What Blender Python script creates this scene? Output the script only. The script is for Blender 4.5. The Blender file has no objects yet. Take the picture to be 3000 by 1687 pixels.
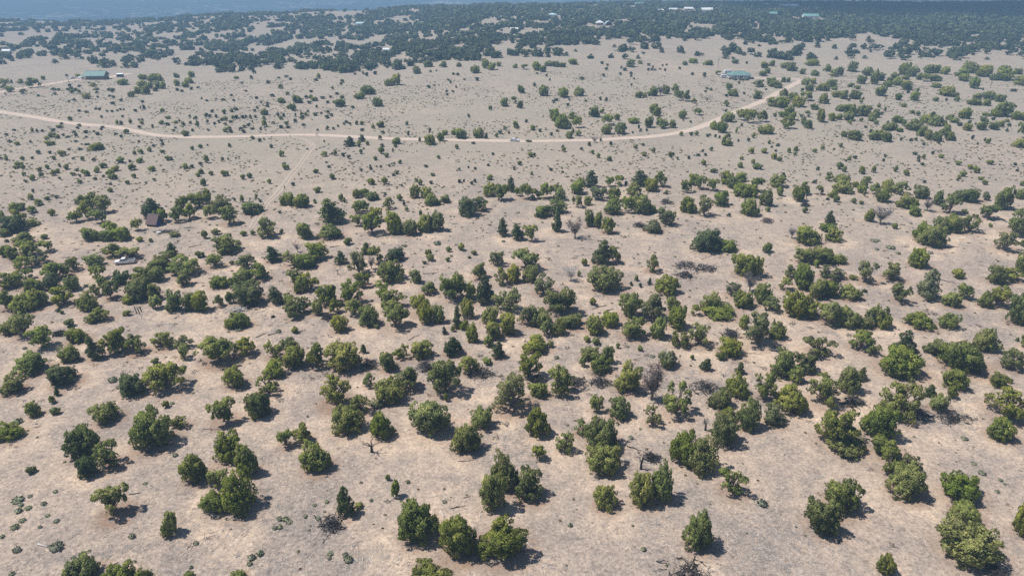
import bpy, math, random
import numpy as np
from mathutils import Vector, Matrix

random.seed(7)
RNG = np.random.default_rng(11)
sc = bpy.context.scene
COL = sc.collection

# ------------------------------------------------------------------ camera, sky, sun, exposure
FPX, CX, CY, HORIZON = 2030.0, 1500.0, 843.5, -110.0      # focal length and centre in photograph pixels
PITCH = math.atan((CY - HORIZON) / FPX)
CAM_H = 81.0
cam = bpy.data.cameras.new('camera')
cam.sensor_width = 36.0
cam.lens = FPX / 3000.0 * 36.0
cam.clip_start, cam.clip_end = 1.0, 40000.0
cam_ob = bpy.data.objects.new('camera', cam)
COL.objects.link(cam_ob)
cam_ob.location = (0, 0, CAM_H)
cam_ob.rotation_euler = (math.pi / 2 - PITCH, 0, 0)
sc.camera = cam_ob

SUN_EL, SUN_AZ = math.radians(61), math.radians(277)       # azimuth clockwise from +Y
world = bpy.data.worlds.new('World')
sc.world = world
world.use_nodes = True
wn = world.node_tree
sky = wn.nodes.new('ShaderNodeTexSky')
sky.sky_type = 'NISHITA'
sky.sun_disc = False
sky.sun_elevation = SUN_EL
sky.sun_rotation = SUN_AZ
sky.altitude = 2000
bg = wn.nodes['Background']
bg.inputs['Strength'].default_value = 0.082
wn.links.new(sky.outputs[0], bg.inputs[0])

sun = bpy.data.lights.new('sun', 'SUN')
sun.energy = 4.4
sun.angle = math.radians(0.53)
sun.color = (1.0, 0.955, 0.89)
sun_ob = bpy.data.objects.new('sun', sun)
COL.objects.link(sun_ob)
SUN_DIR = Vector((math.sin(SUN_AZ) * math.cos(SUN_EL), math.cos(SUN_AZ) * math.cos(SUN_EL), math.sin(SUN_EL)))
sun_ob.rotation_euler = SUN_DIR.to_track_quat('Z', 'Y').to_euler()
sun_ob.location = (0, 0, 300)

sc.view_settings.view_transform = 'Standard'
sc.view_settings.look = 'None'
sc.view_settings.exposure = 0.26
sc.view_settings.gamma = 1.0
sc.view_settings.use_curve_mapping = False
sc.cycles.max_bounces = 6
sc.cycles.diffuse_bounces = 3
sc.cycles.glossy_bounces = 2
sc.cycles.transmission_bounces = 4
sc.cycles.transparent_max_bounces = 24
sc.cycles.volume_bounces = 0
sc.cycles.use_denoising = False
HAZE_DENSITY = 0.00045
# ---- surveyed plants: outline boxes (left,top,right,bottom) read off zoom tiles; turned into ground positions and metres by place() ----
# tile: (x0, y0, zoom).  kinds: b dome juniper, t juniper with trunk, o open ragged juniper, p pinyon, s bush; suffix g grey, y yellowish, d dark
TILES = {
'A0': (0, 960, 3.4333), 'A1': (750, 960, 3.4333), 'A2': (1500, 960, 3.4333), 'A3': (2250, 960, 3.4333),
'B0': (0, 1265, 3.4333), 'B1': (750, 1265, 3.4333), 'B2': (1500, 1265, 3.4333), 'B3': (2250, 1265, 3.4333),
'C0': (0, 680, 4.2867), 'C1': (600, 680, 4.2867), 'C2': (1200, 680, 4.2867), 'C3': (1800, 680, 4.2867), 'C4': (2400, 680, 4.2867),
'D0': (0, 420, 4.2867), 'D1': (600, 420, 4.2867), 'D2': (1200, 420, 4.2867), 'D3': (1800, 420, 4.2867), 'D4': (2400, 420, 4.2867),
'E0': (0, 180, 4.2867), 'E1': (600, 180, 4.2867), 'E2': (1200, 180, 4.2867), 'E3': (1800, 180, 4.2867), 'E4': (2400, 180, 4.2867),
}
PLANTS = {
'A0': """t 320 -40 570 190|b 170 235 470 460|b 620 150 815 335|b 680 -10 900 140|p 870 40 1040 305|t 1010 -30 1310 240|o 1280 40 1470 250|o 1530 0 1760 185|og 1740 60 1940 200|o 1770 130 1930 300|t 2030 50 2390 330|t 2350 70 2575 270|bd 510 350 790 570|b 0 460 240 655|p 550 585 610 680|s 500 680 570 755|b 280 740 420 890|s 510 800 605 870|bd 1215 440 1490 670|t 1470 290 1880 600|s 1520 305 1600 365|b 2250 355 2480 595|b 940 720 1225 945|s 1640 735 1710 800|b 1330 810 1720 1205|o 1720 860 1910 990|t 2130 660 2370 940|b -60 950 240 1130|bd 680 950 1040 1280|o 1000 985 1230 1380|bd 800 1270 1000 1490|b 2150 1030 2420 1340|b 1850 1220 2110 1540|b 2380 1160 2600 1490|sy 280 1390 370 1460""",
'A1': """o 100 100 290 300|t 250 70 440 260|b 280 150 510 400|t 510 60 710 380|b 70 300 290 490|o 10 460 250 650|bd -100 630 160 890|b 720 130 1090 430|o 620 440 960 770|p 1040 145 1120 250|o 1080 410 1190 585|b 1250 220 1430 430|o 1380 150 1550 300|b 1540 120 1770 310|p 1870 60 2080 260|t 1390 340 1630 600|b 1200 500 1510 760|t 1760 250 2060 640|t 2030 240 2250 440|p 2370 110 2510 295|s 2290 90 2400 200|s 2280 300 2380 370|og 2400 360 2720 800|o 950 650 1140 850|b 750 770 1100 1050|b 1150 840 1400 1110|b 1560 690 1990 1060|s 1890 660 1940 740|sg 1140 720 1280 810|by 2135 780 2390 1000|b 1970 950 2270 1250|t 230 990 380 1180|t 380 945 570 1140|b 455 1150 760 1450|s 355 0 425 55""",
'A2': """b 100 60 355 240|sy 350 130 425 195|o 40 200 290 480|o 340 290 600 640|b 175 530 370 700|b 690 180 900 320|by 760 270 1000 455|b 890 190 1015 360|s 670 300 745 395|s 720 85 795 145|s 800 100 885 170|s 1045 155 1085 210|s 1255 180 1310 235|b 1010 330 1290 640|bg 1465 210 1680 400|sy 1480 290 1600 410|o 1510 490 1790 860|t 780 625 915 830|b 960 695 1180 910|og 1325 750 1490 970|b 135 810 380 1090|o 450 940 620 1230|o 620 920 830 1060|b 740 890 1080 1230|by 740 1150 1130 1460|b 1560 1030 1850 1370|b 1720 1080 2060 1450|bg 1970 850 2270 1170|b 2130 470 2380 700|b 1960 600 2200 800|b 2240 700 2490 1020|o 2100 790 2250 880|o 2400 400 2640 700|p 1880 280 2020 420|p 2230 320 2345 455|s 2045 245 2140 325|b 2050 80 2320 275|s 1790 270 1830 320""",
'A3': """b 0 -40 170 110|o 330 40 650 260|b 0 205 290 500|t 270 210 470 430|b 200 370 350 550|ty 810 0 1040 210|o 960 110 1130 260|b 1080 150 1530 470|p 1190 -30 1500 350|s 1180 380 1350 490|b 1560 100 1780 270|by 1730 100 2170 430|b 2050 -20 2260 230|og 2200 100 2330 240|ty 2330 170 2540 400|b 1740 390 1980 610|p 890 375 1000 520|b 690 380 910 660|oy 390 420 760 760|b 20 560 370 840|oy 1100 480 1460 880|b 1600 640 1800 830|p 1560 540 1690 680|s 1795 585 1890 705|by 2215 440 2400 590|s 2400 510 2460 560|oy 2170 560 2640 900|b 2190 880 2470 1120|o 480 740 900 1160|b 570 1060 970 1250|b 920 740 1250 1110|b 1040 1080 1340 1300|bg -60 760 160 980|s 2480 95 2520 135|b 2530 20 2640 200""",
'B0': """t 1000 510 1290 830|b 1620 800 1795 1040|b 2030 560 2300 800|b 2200 390 2600 800|o 2100 330 2290 540|b 700 1200 1030 1500|by 1100 1290 1400 1560|by 1400 1350 1570 1560|b 620 1400 760 1560|by 2330 1390 2480 1500|s 1850 1400 1960 1460""",
'B1': """p 810 515 1015 820|s 1000 705 1085 770|by 1425 690 1850 1100|by 1855 830 2250 1250|b 2200 845 2725 1270|by 1560 1290 1990 1600|b 2230 400 2500 790|b 2370 235 2650 600|s 1360 510 1450 660|s 1305 430 1355 490""",
'B2': """b 15 370 310 690|b 810 530 1060 780|b 1180 400 1450 740|b 1370 330 1610 700|o 2065 330 2340 600|by 1725 810 2020 1180|t 210 65 330 270""",
'B3': """b 350 610 720 1010|b 530 465 890 810|og 1300 190 1510 400|o 1080 150 1400 390|b 1195 300 1545 650|b 1740 395 2130 690|b 1830 660 2120 890|by 1710 880 2310 1330|b 2430 680 2680 1050|b 1085 1215 1290 1420""",
'C0': """t 130 -20 420 130|t 140 90 500 310|o 490 90 680 240|b 0 170 140 310|b 90 200 230 330|og 350 200 620 400|o 190 290 400 450|t 540 320 870 560|o 820 270 1020 470|t 1070 250 1330 430|t 1290 110 1530 300|t 1480 160 1780 315|t 0 460 330 680|og 320 450 430 580|bd 520 500 770 720|b 310 560 550 750|t 680 640 960 900|b 840 550 1015 730|t 1120 400 1340 590|bd 1380 470 1620 660|b 1230 560 1340 690|t 1310 590 1490 830|o 1140 650 1260 800|b 980 760 1250 990|t 1650 420 1940 600|b 1880 420 2080 620|b 1590 560 1920 850|by 1850 620 2040 850|b 1540 770 1720 890|s 1880 800 2040 960|t 1830 230 2230 450|p 2080 105 2250 300|t 2120 270 2510 520|t 2200 450 2400 660|t 0 680 190 960|b 130 740 500 990|b 430 710 620 920|b 30 1100 250 1280|t 180 970 460 1300|t 1140 920 1400 1110|b 1070 1040 1230 1140|s 825 1090 950 1190|s 1550 980 1640 1050|s 710 960 760 1000|s 760 985 810 1030|s 1055 655 1110 690|b 2080 700 2310 990|b 2300 730 2480 980|b 2430 720 2640 1000|s 1720 60 1810 120|s 1870 75 1930 125|s 2140 0 2260 60|s 2470 240 2572 320|s 60 90 110 130|s 510 30 600 90""",
'C1': """b 130 20 475 265|t 20 250 245 430|s 310 360 370 410|t 400 255 650 440|t 560 370 820 580|b 350 450 610 650|b 330 560 450 700|bd 380 590 760 910|b 70 550 330 690|o 130 680 240 930|s 275 755 375 895|p 740 145 970 365|o 990 190 1250 420|t 1270 95 1560 340|b 1120 250 1430 450|o 1010 430 1250 640|b 1100 540 1310 750|o 1250 460 1430 710|p 1630 205 1800 390|s 1750 75 1860 160|p 780 640 1010 880|o 980 770 1200 900|t 1000 800 1290 1050|o 1190 760 1340 1000|t 1420 600 1660 900|o 1580 760 1720 1010|b 1350 850 1490 1045|b 1430 790 1520 870|b 1590 1030 1810 1250|oy 1690 550 1970 880|t 1760 790 1980 1030|og 1830 170 2070 520|p 1960 105 2110 270|o 2070 170 2230 380|t 1880 480 2080 680|b 2170 340 2530 630|bd 2270 180 2510 360|o 2090 580 2360 850|t 2210 690 2530 940|b 1940 900 2200 1170|t 2220 860 2572 1190|s 2125 1160 2190 1210|s 830 1040 880 1075|s 1085 1190 1170 1270|b 310 990 585 1200|b 240 1090 400 1210""",
'C2': """b 0 470 150 640|ty 110 590 340 760|t 10 750 240 1020|t 410 410 700 830|o 690 610 840 820|t 770 360 980 570|p 820 490 1060 890|og 1010 190 1190 410|t 1280 170 1640 450|o 1060 380 1240 660|b 1210 400 1400 640|b 1410 400 1620 630|og 1540 510 1840 760|oy 1130 670 1390 970|o 1030 780 1210 980|b 100 870 320 1150|b 300 920 450 1140|pd 520 870 650 1200|b 640 820 820 1080|b 890 910 1110 1140|b 960 1090 1180 1340|b 1120 1000 1350 1290|og 1370 780 1590 1150|t 1680 630 2090 1000|b 1490 950 1790 1190|t 1640 1040 1810 1290|b 1790 1100 1960 1290|b 1860 1000 2190 1200|b 2200 1020 2440 1280|b 2410 990 2632 1190|p 2290 50 2560 390|og 2480 150 2640 380|b 2240 410 2680 740|s 190 215 285 300|s 205 280 315 365|s 455 180 525 250|s 600 145 690 235|s 770 225 845 285|s 445 315 510 370|s 2150 335 2235 420|s 2100 490 2150 560|s 165 360 210 400|s 725 300 770 335|s 2250 830 2340 920|p 400 1170 475 1280|s 510 1180 570 1250|s 625 1115 730 1230|b 720 1130 875 1385""",
'C3': """o 390 190 560 490|bd 970 -60 1330 240|b 1300 80 1550 245|b 1490 230 1870 560|og 1380 580 1600 800|b 1500 720 1760 950|b 1740 630 1980 900|s 1850 150 1970 260|b 490 540 810 780|p 405 560 475 655|s 240 545 300 615|s 190 620 230 670|s 305 640 340 695|t 30 720 330 1070|tg 300 720 600 1080|by 100 890 260 1070|t 40 1030 380 1300|b 430 1040 640 1330|b 650 910 890 1220|o 640 810 820 1020|b 1070 740 1340 1000|b 1100 880 1510 1080|o 960 880 1060 1040|oy 700 1200 960 1420|o 940 1100 1200 1410|og 1620 920 1980 1400|b 1560 1050 1680 1210|b 1950 1120 2130 1330|o 1870 800 2080 980|b 2100 720 2460 1060|o 2380 830 2640 1070|t 2240 150 2520 370|t 2140 400 2260 560|b 2230 370 2480 720|b 2420 560 2660 830|s 2500 350 2572 450|og 2060 560 2220 720""",
'C4': """b -100 160 220 390|b 120 270 340 390|og 0 400 320 570|b -60 570 240 800|b 220 650 500 840|t 0 790 260 1150|b 140 920 480 1180|og 460 330 680 620|s 370 540 470 600|o 760 340 1050 600|oy 890 610 1120 870|pg 1190 400 1510 820|b 1110 175 1370 440|s 1665 465 1825 580|b 1540 730 1780 930|t 1720 640 1910 830|b 2080 390 2340 640|og 2300 440 2540 600|b 2420 240 2640 500|t 2110 640 2360 920|b 1980 740 2150 940|by 2340 720 2640 1160|o 560 840 860 1150|b 460 1060 680 1200|b 700 1000 900 1210|b 1080 1000 1430 1200|b 1470 990 1720 1200|s 2515 100 2572 180|s 540 715 590 755""",
'D0': """b 1120 0 1305 85|s 585 -30 690 25|s 190 -20 260 25|s 1060 0 1120 25|s 455 85 515 135|s 610 95 655 135|s 745 90 835 160|s 980 55 1025 90|s 845 60 890 88|s 1665 95 1720 142|s 1745 75 1810 135|s 1850 50 1915 105|s 2010 80 2075 118|s 2020 -10 2060 25|s 2395 35 2440 88|s 2490 15 2545 65|s 1915 10 1950 48|s 5 170 35 205|s 55 160 115 215|s 260 165 310 218|s 390 165 430 200|s 660 160 705 212|s 905 175 935 205|s 1015 165 1070 222|s 1160 185 1200 228|s 1460 175 1565 248|s 1615 205 1650 238|s 1715 190 1795 248|s 2085 160 2170 215|s 210 230 300 300|s 180 280 235 322|s 265 270 318 328|s 460 300 530 352|s 565 270 625 325|s 735 260 770 302|s 805 265 880 330|s 1245 250 1340 312|s 1185 305 1260 370|s 1400 285 1500 350|s 1345 330 1450 410|s 1360 385 1470 450|s 1605 260 1705 340|s 1870 290 1960 352|s 2295 260 2370 320|s 2385 265 2430 312|s 2500 235 2540 278|s 2480 325 2560 385|s 2450 370 2520 420|s 280 360 330 415|s 375 400 450 468|s 490 365 555 430|s 635 340 715 410|s 700 320 765 375|s 735 420 770 452|s 895 360 950 408|s 950 315 990 352|s 1020 330 1080 380|s 1060 340 1140 410|s 985 385 1025 428|s 1165 425 1215 462|s 1285 395 1315 428|s 1660 380 1715 440|s 1575 465 1635 515|s 1820 480 1855 512|s 1920 435 1955 465|s 295 455 350 490|s 980 455 1040 505|s 1365 490 1415 522|s 2520 450 2590 535|s 1355 560 1425 612|s 405 575 440 620|s 345 640 430 712|s 445 700 555 780|s 560 665 630 715|s 690 650 740 688|s 355 785 480 875|s 610 830 695 910|b 120 745 305 850|b 0 860 70 975|s 745 735 780 755|og 140 810 330 990|bd 60 880 360 1110|b 340 950 500 1040|b 0 1070 140 1170|t 940 640 1090 790|t 1040 590 1290 830|t 1230 600 1410 860|t 1010 740 1180 960|tg 1150 820 1350 1000|t 860 850 1010 990|pd 1780 660 2060 920|t 1950 820 2110 980|t 1670 940 1800 1090|t 2160 780 2330 980|t 2300 700 2460 945|t 2200 640 2400 850|t 2380 590 2640 790|b 1030 1040 1280 1220|b 1260 1080 1490 1215|b 1440 1050 1640 1215|t 1300 970 1480 1130""",
'D1': """s 290 0 340 50|s 20 10 45 35|s 815 10 860 58|s 930 95 1000 170|s 0 150 60 250|s 200 175 245 230|s 280 180 305 205|s 975 240 1015 275|s 985 265 1065 332|s 215 340 305 412|s 50 350 115 402|s 450 390 510 455|s 530 375 595 440|s 790 450 845 508|s 1095 490 1140 535|s 1365 325 1435 378|s 1275 60 1300 82|s 1555 385 1640 455|s 1365 550 1460 620|s 1465 105 1550 168|s 1585 110 1610 148|s 1610 90 1665 160|s 1710 118 1755 165|s 1790 145 1830 195|s 1940 75 1990 135|s 1985 50 2008 80|s 1905 0 1955 48|s 2030 0 2060 25|s 2205 5 2255 48|s 2375 10 2420 55|s 2175 55 2255 135|s 2245 125 2315 178|s 2350 60 2375 100|s 2110 165 2170 215|s 2430 210 2480 258|s 2370 235 2395 265|s 2305 262 2330 295|s 2195 275 2225 305|s 2065 265 2090 295|s 2060 295 2095 335|s 1940 312 1985 355|s 2390 340 2445 392|s 2355 378 2390 412|s 1510 225 1535 252|s 1540 275 1580 308|s 2045 440 2145 520|s 2215 430 2295 515|s 2465 510 2490 545|s -10 460 25 530|s 2245 615 2285 650|s 440 655 500 745|s 630 635 668 698|s 670 700 722 740|s 360 680 395 735|s 1680 640 1740 725|s 1730 685 1775 745|s 1360 700 1410 750|s 2410 640 2490 720|s 2490 725 2525 785|s 2510 800 2560 855|s 925 845 960 880|s 455 980 500 1010|bd 0 570 90 750|bg 40 640 350 860|t 0 780 130 940|b 480 740 740 885|t 200 760 410 1010|b 935 670 1040 780|b 1010 615 1150 780|b 1130 635 1330 800|pd 1400 640 1770 995|b 1850 580 1950 690|b 1940 570 2070 665|b 2020 610 2200 710|og 1860 700 2070 870|o 1840 880 2000 1030|t 1980 840 2240 1130|t 2090 790 2260 970|b 2270 830 2500 1140|b 2480 940 2680 1150|og 2250 670 2370 820|t 660 890 920 1165|s 940 1080 990 1135|b 1170 970 1380 1195|b 1390 1010 1720 1190|s 85 1070 190 1150|s 440 1105 525 1165|s 575 1090 635 1155|s -40 1100 40 1200""",
'D2': """s 565 15 620 72|s 340 150 390 195|s 185 268 228 302|s 605 305 650 345|s 585 330 610 352|s 730 285 755 312|s 805 298 840 332|s 965 255 1000 290|s 1295 285 1330 335|s 1355 225 1415 272|s 1485 115 1550 175|s 1555 120 1590 158|s 1025 115 1065 152|s 1905 20 1940 60|s 1910 50 1970 112|s 2140 50 2175 85|s 2240 -10 2275 35|s 2275 85 2325 138|s 2340 130 2395 188|s 2460 165 2540 222|s 2505 -10 2545 20|s 1745 305 1790 348|s 1505 355 1555 400|s 965 400 1045 462|s 265 370 320 412|s 65 435 110 485|s 100 455 165 530|s 250 470 290 512|s 610 450 655 498|s 670 448 698 490|s 755 475 795 520|s 795 445 835 495|s 1900 345 1935 372|b 0 530 130 690|b 130 560 310 700|b 180 640 340 780|b 290 700 400 770|b 390 650 515 745|bd 600 660 850 920|o 800 660 990 840|b 920 510 1080 670|t 1060 490 1260 710|p 1200 400 1340 600|o 1320 480 1400 660|og 1380 470 1530 700|t 1500 560 1600 700|t 1590 480 1660 690|t 1640 460 1780 690|t 1780 510 1920 680|b 1790 570 1950 720|og 1750 700 1970 870|b 1550 770 1790 930|p 1770 820 1940 1110|p 2190 310 2370 540|b 2020 480 2200 640|b 2110 430 2210 540|t 2050 650 2160 800|b 2180 670 2285 780|t 2460 420 2560 540|tg 2270 520 2490 700|t 2480 540 2640 720|b 2420 680 2640 890|b 80 880 280 1110|bd 200 850 440 1100|s 110 840 160 910|p 1080 910 1250 1160|p 1250 970 1450 1210|o 1440 990 1600 1220|b 2200 840 2320 1050|b 2310 870 2420 1060|t 2400 910 2560 1120""",
'D3': """s 230 20 290 65|s 340 0 375 32|s 340 110 405 165|s 460 60 515 120|s 670 110 720 175|s 720 112 755 148|s 775 170 810 208|s 920 155 955 200|s 1030 128 1070 162|s 1118 122 1155 158|s 1090 75 1128 112|s 1190 45 1235 98|s 1085 215 1155 275|s 1195 315 1285 370|s 1340 -20 1470 30|s 1565 165 1620 208|s 1540 245 1615 308|s 1680 60 1755 132|s 1835 65 1925 125|s 1715 200 1765 268|s 1725 255 1850 328|s 1960 30 1990 60|s 2010 75 2040 108|s 2025 0 2075 38|s 1965 130 2040 205|s 2035 175 2105 228|s 2165 60 2220 122|s 2245 40 2300 100|s 2240 105 2290 155|s 2480 70 2540 118|s 2530 290 2572 340|s 2485 460 2530 505|s 630 590 675 640|s 130 475 170 530|s 1410 875 1455 922|s 1890 800 1955 862|s 2360 805 2425 875|pd 205 315 440 520|oy 500 355 650 545|tg 0 400 110 530|b 385 450 550 605|o 140 490 330 650|t 90 660 240 860|b 200 620 480 885|b 430 780 545 870|oy 530 770 740 1020|bg 350 950 590 1115|o 820 460 970 610|t 935 375 1040 520|t 1000 390 1160 570|o 1150 430 1310 590|b 1320 360 1480 520|b 1390 420 1600 560|b 1500 370 1650 480|b 1470 490 1700 670|b 1640 520 1810 680|t 1700 420 1860 600|b 820 660 1030 870|og 1030 600 1230 900|b 1230 590 1440 790|b 1590 670 1830 910|b 1815 560 1990 785|b 1930 400 2130 550|p 2085 350 2150 420|s 2030 550 2115 665|b 2230 540 2400 730|t 2300 480 2450 640|b 2270 1030 2572 1270""",
'D4': """s 10 30 65 80|s 240 0 300 48|s 175 58 200 82|s 345 165 400 215|s 432 155 478 198|s 318 203 350 230|s 205 245 290 328|s 280 295 340 362|s 490 295 580 385|s 640 285 705 370|s 930 295 985 362|s 1055 340 1125 408|s 800 135 845 178|s 780 190 825 230|s 1175 108 1225 145|s 1225 150 1265 200|s 1280 140 1330 205|s 1220 200 1260 235|s 1265 240 1310 278|s 1405 95 1445 138|s 1495 138 1560 188|s 1710 225 1780 278|s 1860 265 1930 325|s 1930 295 2010 375|s 2100 210 2180 268|s 2430 240 2475 278|s 2465 325 2500 355|s 1760 355 1840 418|s 1735 400 1780 450|s 1720 440 1750 472|s 1990 420 2065 460|s 2045 460 2110 522|s 2505 475 2580 535|s 1295 460 1335 498|s 400 690 460 755|s 500 720 555 768|s 160 660 245 740|s 85 680 120 715|s 1785 825 1860 885|s 2125 1005 2170 1055|s 545 600 580 670|t 80 350 160 470|b 190 385 370 500|b 160 460 370 615|b 320 540 410 640|b 100 585 230 680|t -40 460 45 640|oy 560 415 650 490|b 410 480 485 550|b 510 450 600 560|b 470 520 585 625|t 630 460 740 635|b 760 465 930 600|t 900 470 1110 630|b 700 560 880 735|b 1180 535 1370 695|b 960 640 1150 810|b 1070 700 1230 830|b 1125 790 1270 915|bg 1430 600 1560 780|t 1530 580 1730 870|b 1730 545 2010 735|t 2000 740 2240 940|b 2180 520 2420 830|sg 2050 620 2130 720|bg 2450 570 2580 700|b 560 825 680 985|p 60 820 190 1005|by 10 1010 220 1110|bd 60 1080 270 1230|s 910 1010 985 1075|b 1170 990 1360 1190|b 1230 1000 1560 1290|b 1430 930 1600 1130|b 1560 880 1800 1120|o 1790 870 2020 1110|o 2270 780 2640 1130|og 2210 1050 2460 1340""",
'E0': """t 0 215 120 280|t 0 285 90 345|t 75 310 185 385|t 250 345 340 405|t 340 205 450 330|t 420 215 520 325|t 235 220 310 290|b 520 185 570 235|s 140 230 165 280|b 1475 225 1610 300|b 1040 400 1140 475|o 1130 265 1210 320|b 1175 330 1245 365|b 1735 165 1850 230|b 1880 155 1990 200|b 1860 180 1970 260|b 1960 170 2065 250|b 1725 245 1840 325|b 1840 265 1930 345|b 1950 250 2030 345|b 2010 260 2090 350|b 1920 320 1985 380|b 1680 325 1790 410|b 1785 310 1890 420|bg 1610 380 1690 450|b 2190 235 2265 315|b 2330 205 2440 280|b 2290 260 2380 330|b 2370 130 2450 205|b 2180 150 2260 210|s 655 330 705 370|s 715 340 755 370|s 675 390 715 425|s 465 415 500 445|s 55 395 85 420|s 865 285 905 318|s 980 295 1015 328|s 830 335 880 370|s 880 320 930 350|s 880 350 940 405|s 935 335 990 375|s 975 355 1030 405|s 1350 335 1395 375|s 1390 340 1450 390|s 1200 375 1235 405|s 1210 435 1245 460|s 1360 420 1390 448|s 1410 428 1445 462|s 1500 470 1550 502|s 1390 505 1445 542|s 1765 490 1805 520|s 850 485 885 518|s 920 470 955 505|s 1100 260 1125 282|s 820 162 855 190|b 950 160 1015 200|s 970 605 1010 635|s 1060 620 1110 648|s 1190 580 1225 612|s 1235 580 1275 618|s 1325 610 1365 640|s 1395 612 1430 642|s 1460 605 1490 632|s 1495 590 1525 615|s 1545 590 1570 618|s 1675 600 1715 632|s 1755 565 1775 600|s 1800 550 1835 605|s 2010 590 2070 642|s 1260 680 1295 715|s 1530 675 1560 705|s 850 695 915 745|s 1450 740 1495 800|s 1510 745 1550 800|s 1625 730 1665 788|s 1735 720 1765 750|s 1775 715 1805 748|s 1760 750 1810 795|s 1740 805 1775 848|s 1900 790 1930 832|s 1995 745 2060 792|s 2075 770 2130 805|s 2080 690 2150 725|s 2170 745 2240 780|s 2240 730 2270 765|s 2280 760 2330 808|s 2430 690 2480 730|s 2370 670 2395 700|s 2460 750 2510 830|s 2380 750 2410 790|s 2190 820 2220 845|s 2165 850 2200 880|s 2405 845 2440 880|b 2290 870 2380 940|s 2385 320 2425 360|s 2200 335 2250 375|s 2270 360 2305 390|s 2470 315 2505 342|s 2520 450 2550 480|s 755 765 795 795|s 975 785 1025 818|s 705 800 790 838|s 645 842 690 882|s 385 835 430 895|s 450 850 490 895|s 515 855 550 890|s 1270 810 1310 840|s 1265 835 1295 865|s 960 820 995 852|s 1550 855 1625 915|s 1435 895 1470 930|s 1510 920 1550 950|s 600 895 700 955|s 560 940 625 985|s 700 920 765 970|s 780 905 820 940|s 820 935 880 958|s 910 870 950 900|s 935 900 975 945|s 1065 865 1115 905|s 1165 865 1200 890|s 1200 885 1250 925|s 1070 935 1100 962|s 105 985 150 1022|s 365 990 410 1022|s 935 988 975 1015|s 65 905 100 940|s 165 850 200 875|s 1730 988 1760 1020|s 2005 975 2050 1015""",
'E1': """s 600 110 645 155|s 565 180 615 228|s 1005 175 1050 205|s 915 195 950 220|s 1065 205 1105 235|s 775 240 830 280|s 360 190 430 225|s 1400 160 1460 222|s 1365 215 1415 250|s 1705 225 1755 270|s 1690 265 1730 300|s 1590 320 1625 355|s 1870 145 1910 172|s 1970 125 2010 170|s 2020 140 2060 190|s 2125 125 2170 168|s 2070 100 2100 122|b 2250 230 2380 310|b 2340 165 2470 300|bd 1965 305 2155 415|b 1880 395 2020 470|b 2105 460 2250 565|bd 1630 475 1780 570|b 1095 430 1240 525|b 1070 530 1160 620|bd 700 595 805 675|b 920 460 1015 525|b 2160 755 2265 830|s 2090 795 2145 845|s 2515 755 2565 800|s 920 290 995 345|s 500 360 535 385|s 450 258 485 282|s 320 412 355 440|s 635 440 675 475|s 825 410 875 450|s 1010 385 1065 428|s 1310 360 1355 390|s 1635 390 1680 420|s 1255 425 1300 468|s 1300 425 1360 465|s 1330 450 1425 498|s 1455 440 1510 472|s 1565 430 1600 462|s 1700 430 1755 472|s 1525 495 1565 532|s 1290 495 1340 532|s 1390 545 1425 585|s 1840 558 1880 592|s 690 495 730 528|s 770 510 805 535|s 760 540 805 578|s 1025 555 1075 600|s 10 480 45 505|s 130 462 155 485|s 210 465 255 495|s 345 475 380 505|s 75 605 120 645|s 220 605 270 665|s 310 595 370 640|s 365 580 425 615|s 605 600 655 635|s 640 570 680 600|s 0 650 40 700|s 45 665 85 705|s 130 665 165 710|s 20 730 50 778|s 110 760 150 790|s 160 735 200 775|s 200 710 240 750|s 230 695 290 745|s 330 680 380 730|s 380 675 420 725|s 240 770 285 805|s 300 740 350 770|s 450 675 490 720|s 500 675 535 715|s 555 670 600 725|s 620 675 655 712|s 590 740 615 780|s 530 775 580 815|s 480 800 525 835|s 430 825 475 855|s 720 740 795 825|s 725 690 775 735|s 845 755 885 790|s 900 645 945 692|s 980 650 1015 700|s 935 690 985 735|s 1130 650 1155 692|s 1200 640 1235 680|s 1245 640 1290 690|s 1190 680 1250 715|s 1280 610 1310 642|s 1365 645 1415 685|s 1450 635 1480 665|s 1510 675 1560 718|s 1535 610 1570 660|s 1570 655 1615 692|s 1120 720 1165 760|s 1000 755 1060 795|s 1220 780 1260 812|s 940 800 990 842|s 1020 805 1070 840|s 20 845 65 875|s 220 835 290 890|s 280 820 340 860|s 305 862 350 898|s 465 860 510 900|s 560 830 615 858|s 685 830 720 862|s 1755 740 1805 775|s 1730 768 1765 802|s 1810 765 1840 805|s 1885 750 1930 800|s 1945 750 2000 800|s 1660 795 1690 830|s 1600 825 1635 858|s 1520 810 1560 865|s 1945 840 2000 878|s 2215 870 2260 905|s 1405 845 1430 875|pd 1750 925 1905 1062|p 1930 905 2030 1005|sg 2175 930 2225 985|b 2350 960 2465 1038|s 575 935 630 980|s 665 965 710 1010|s 730 960 760 990|s 1905 1005 1960 1050|s 2020 1005 2065 1055|s 2545 880 2572 950|s 1490 990 1510 1018""",
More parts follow.
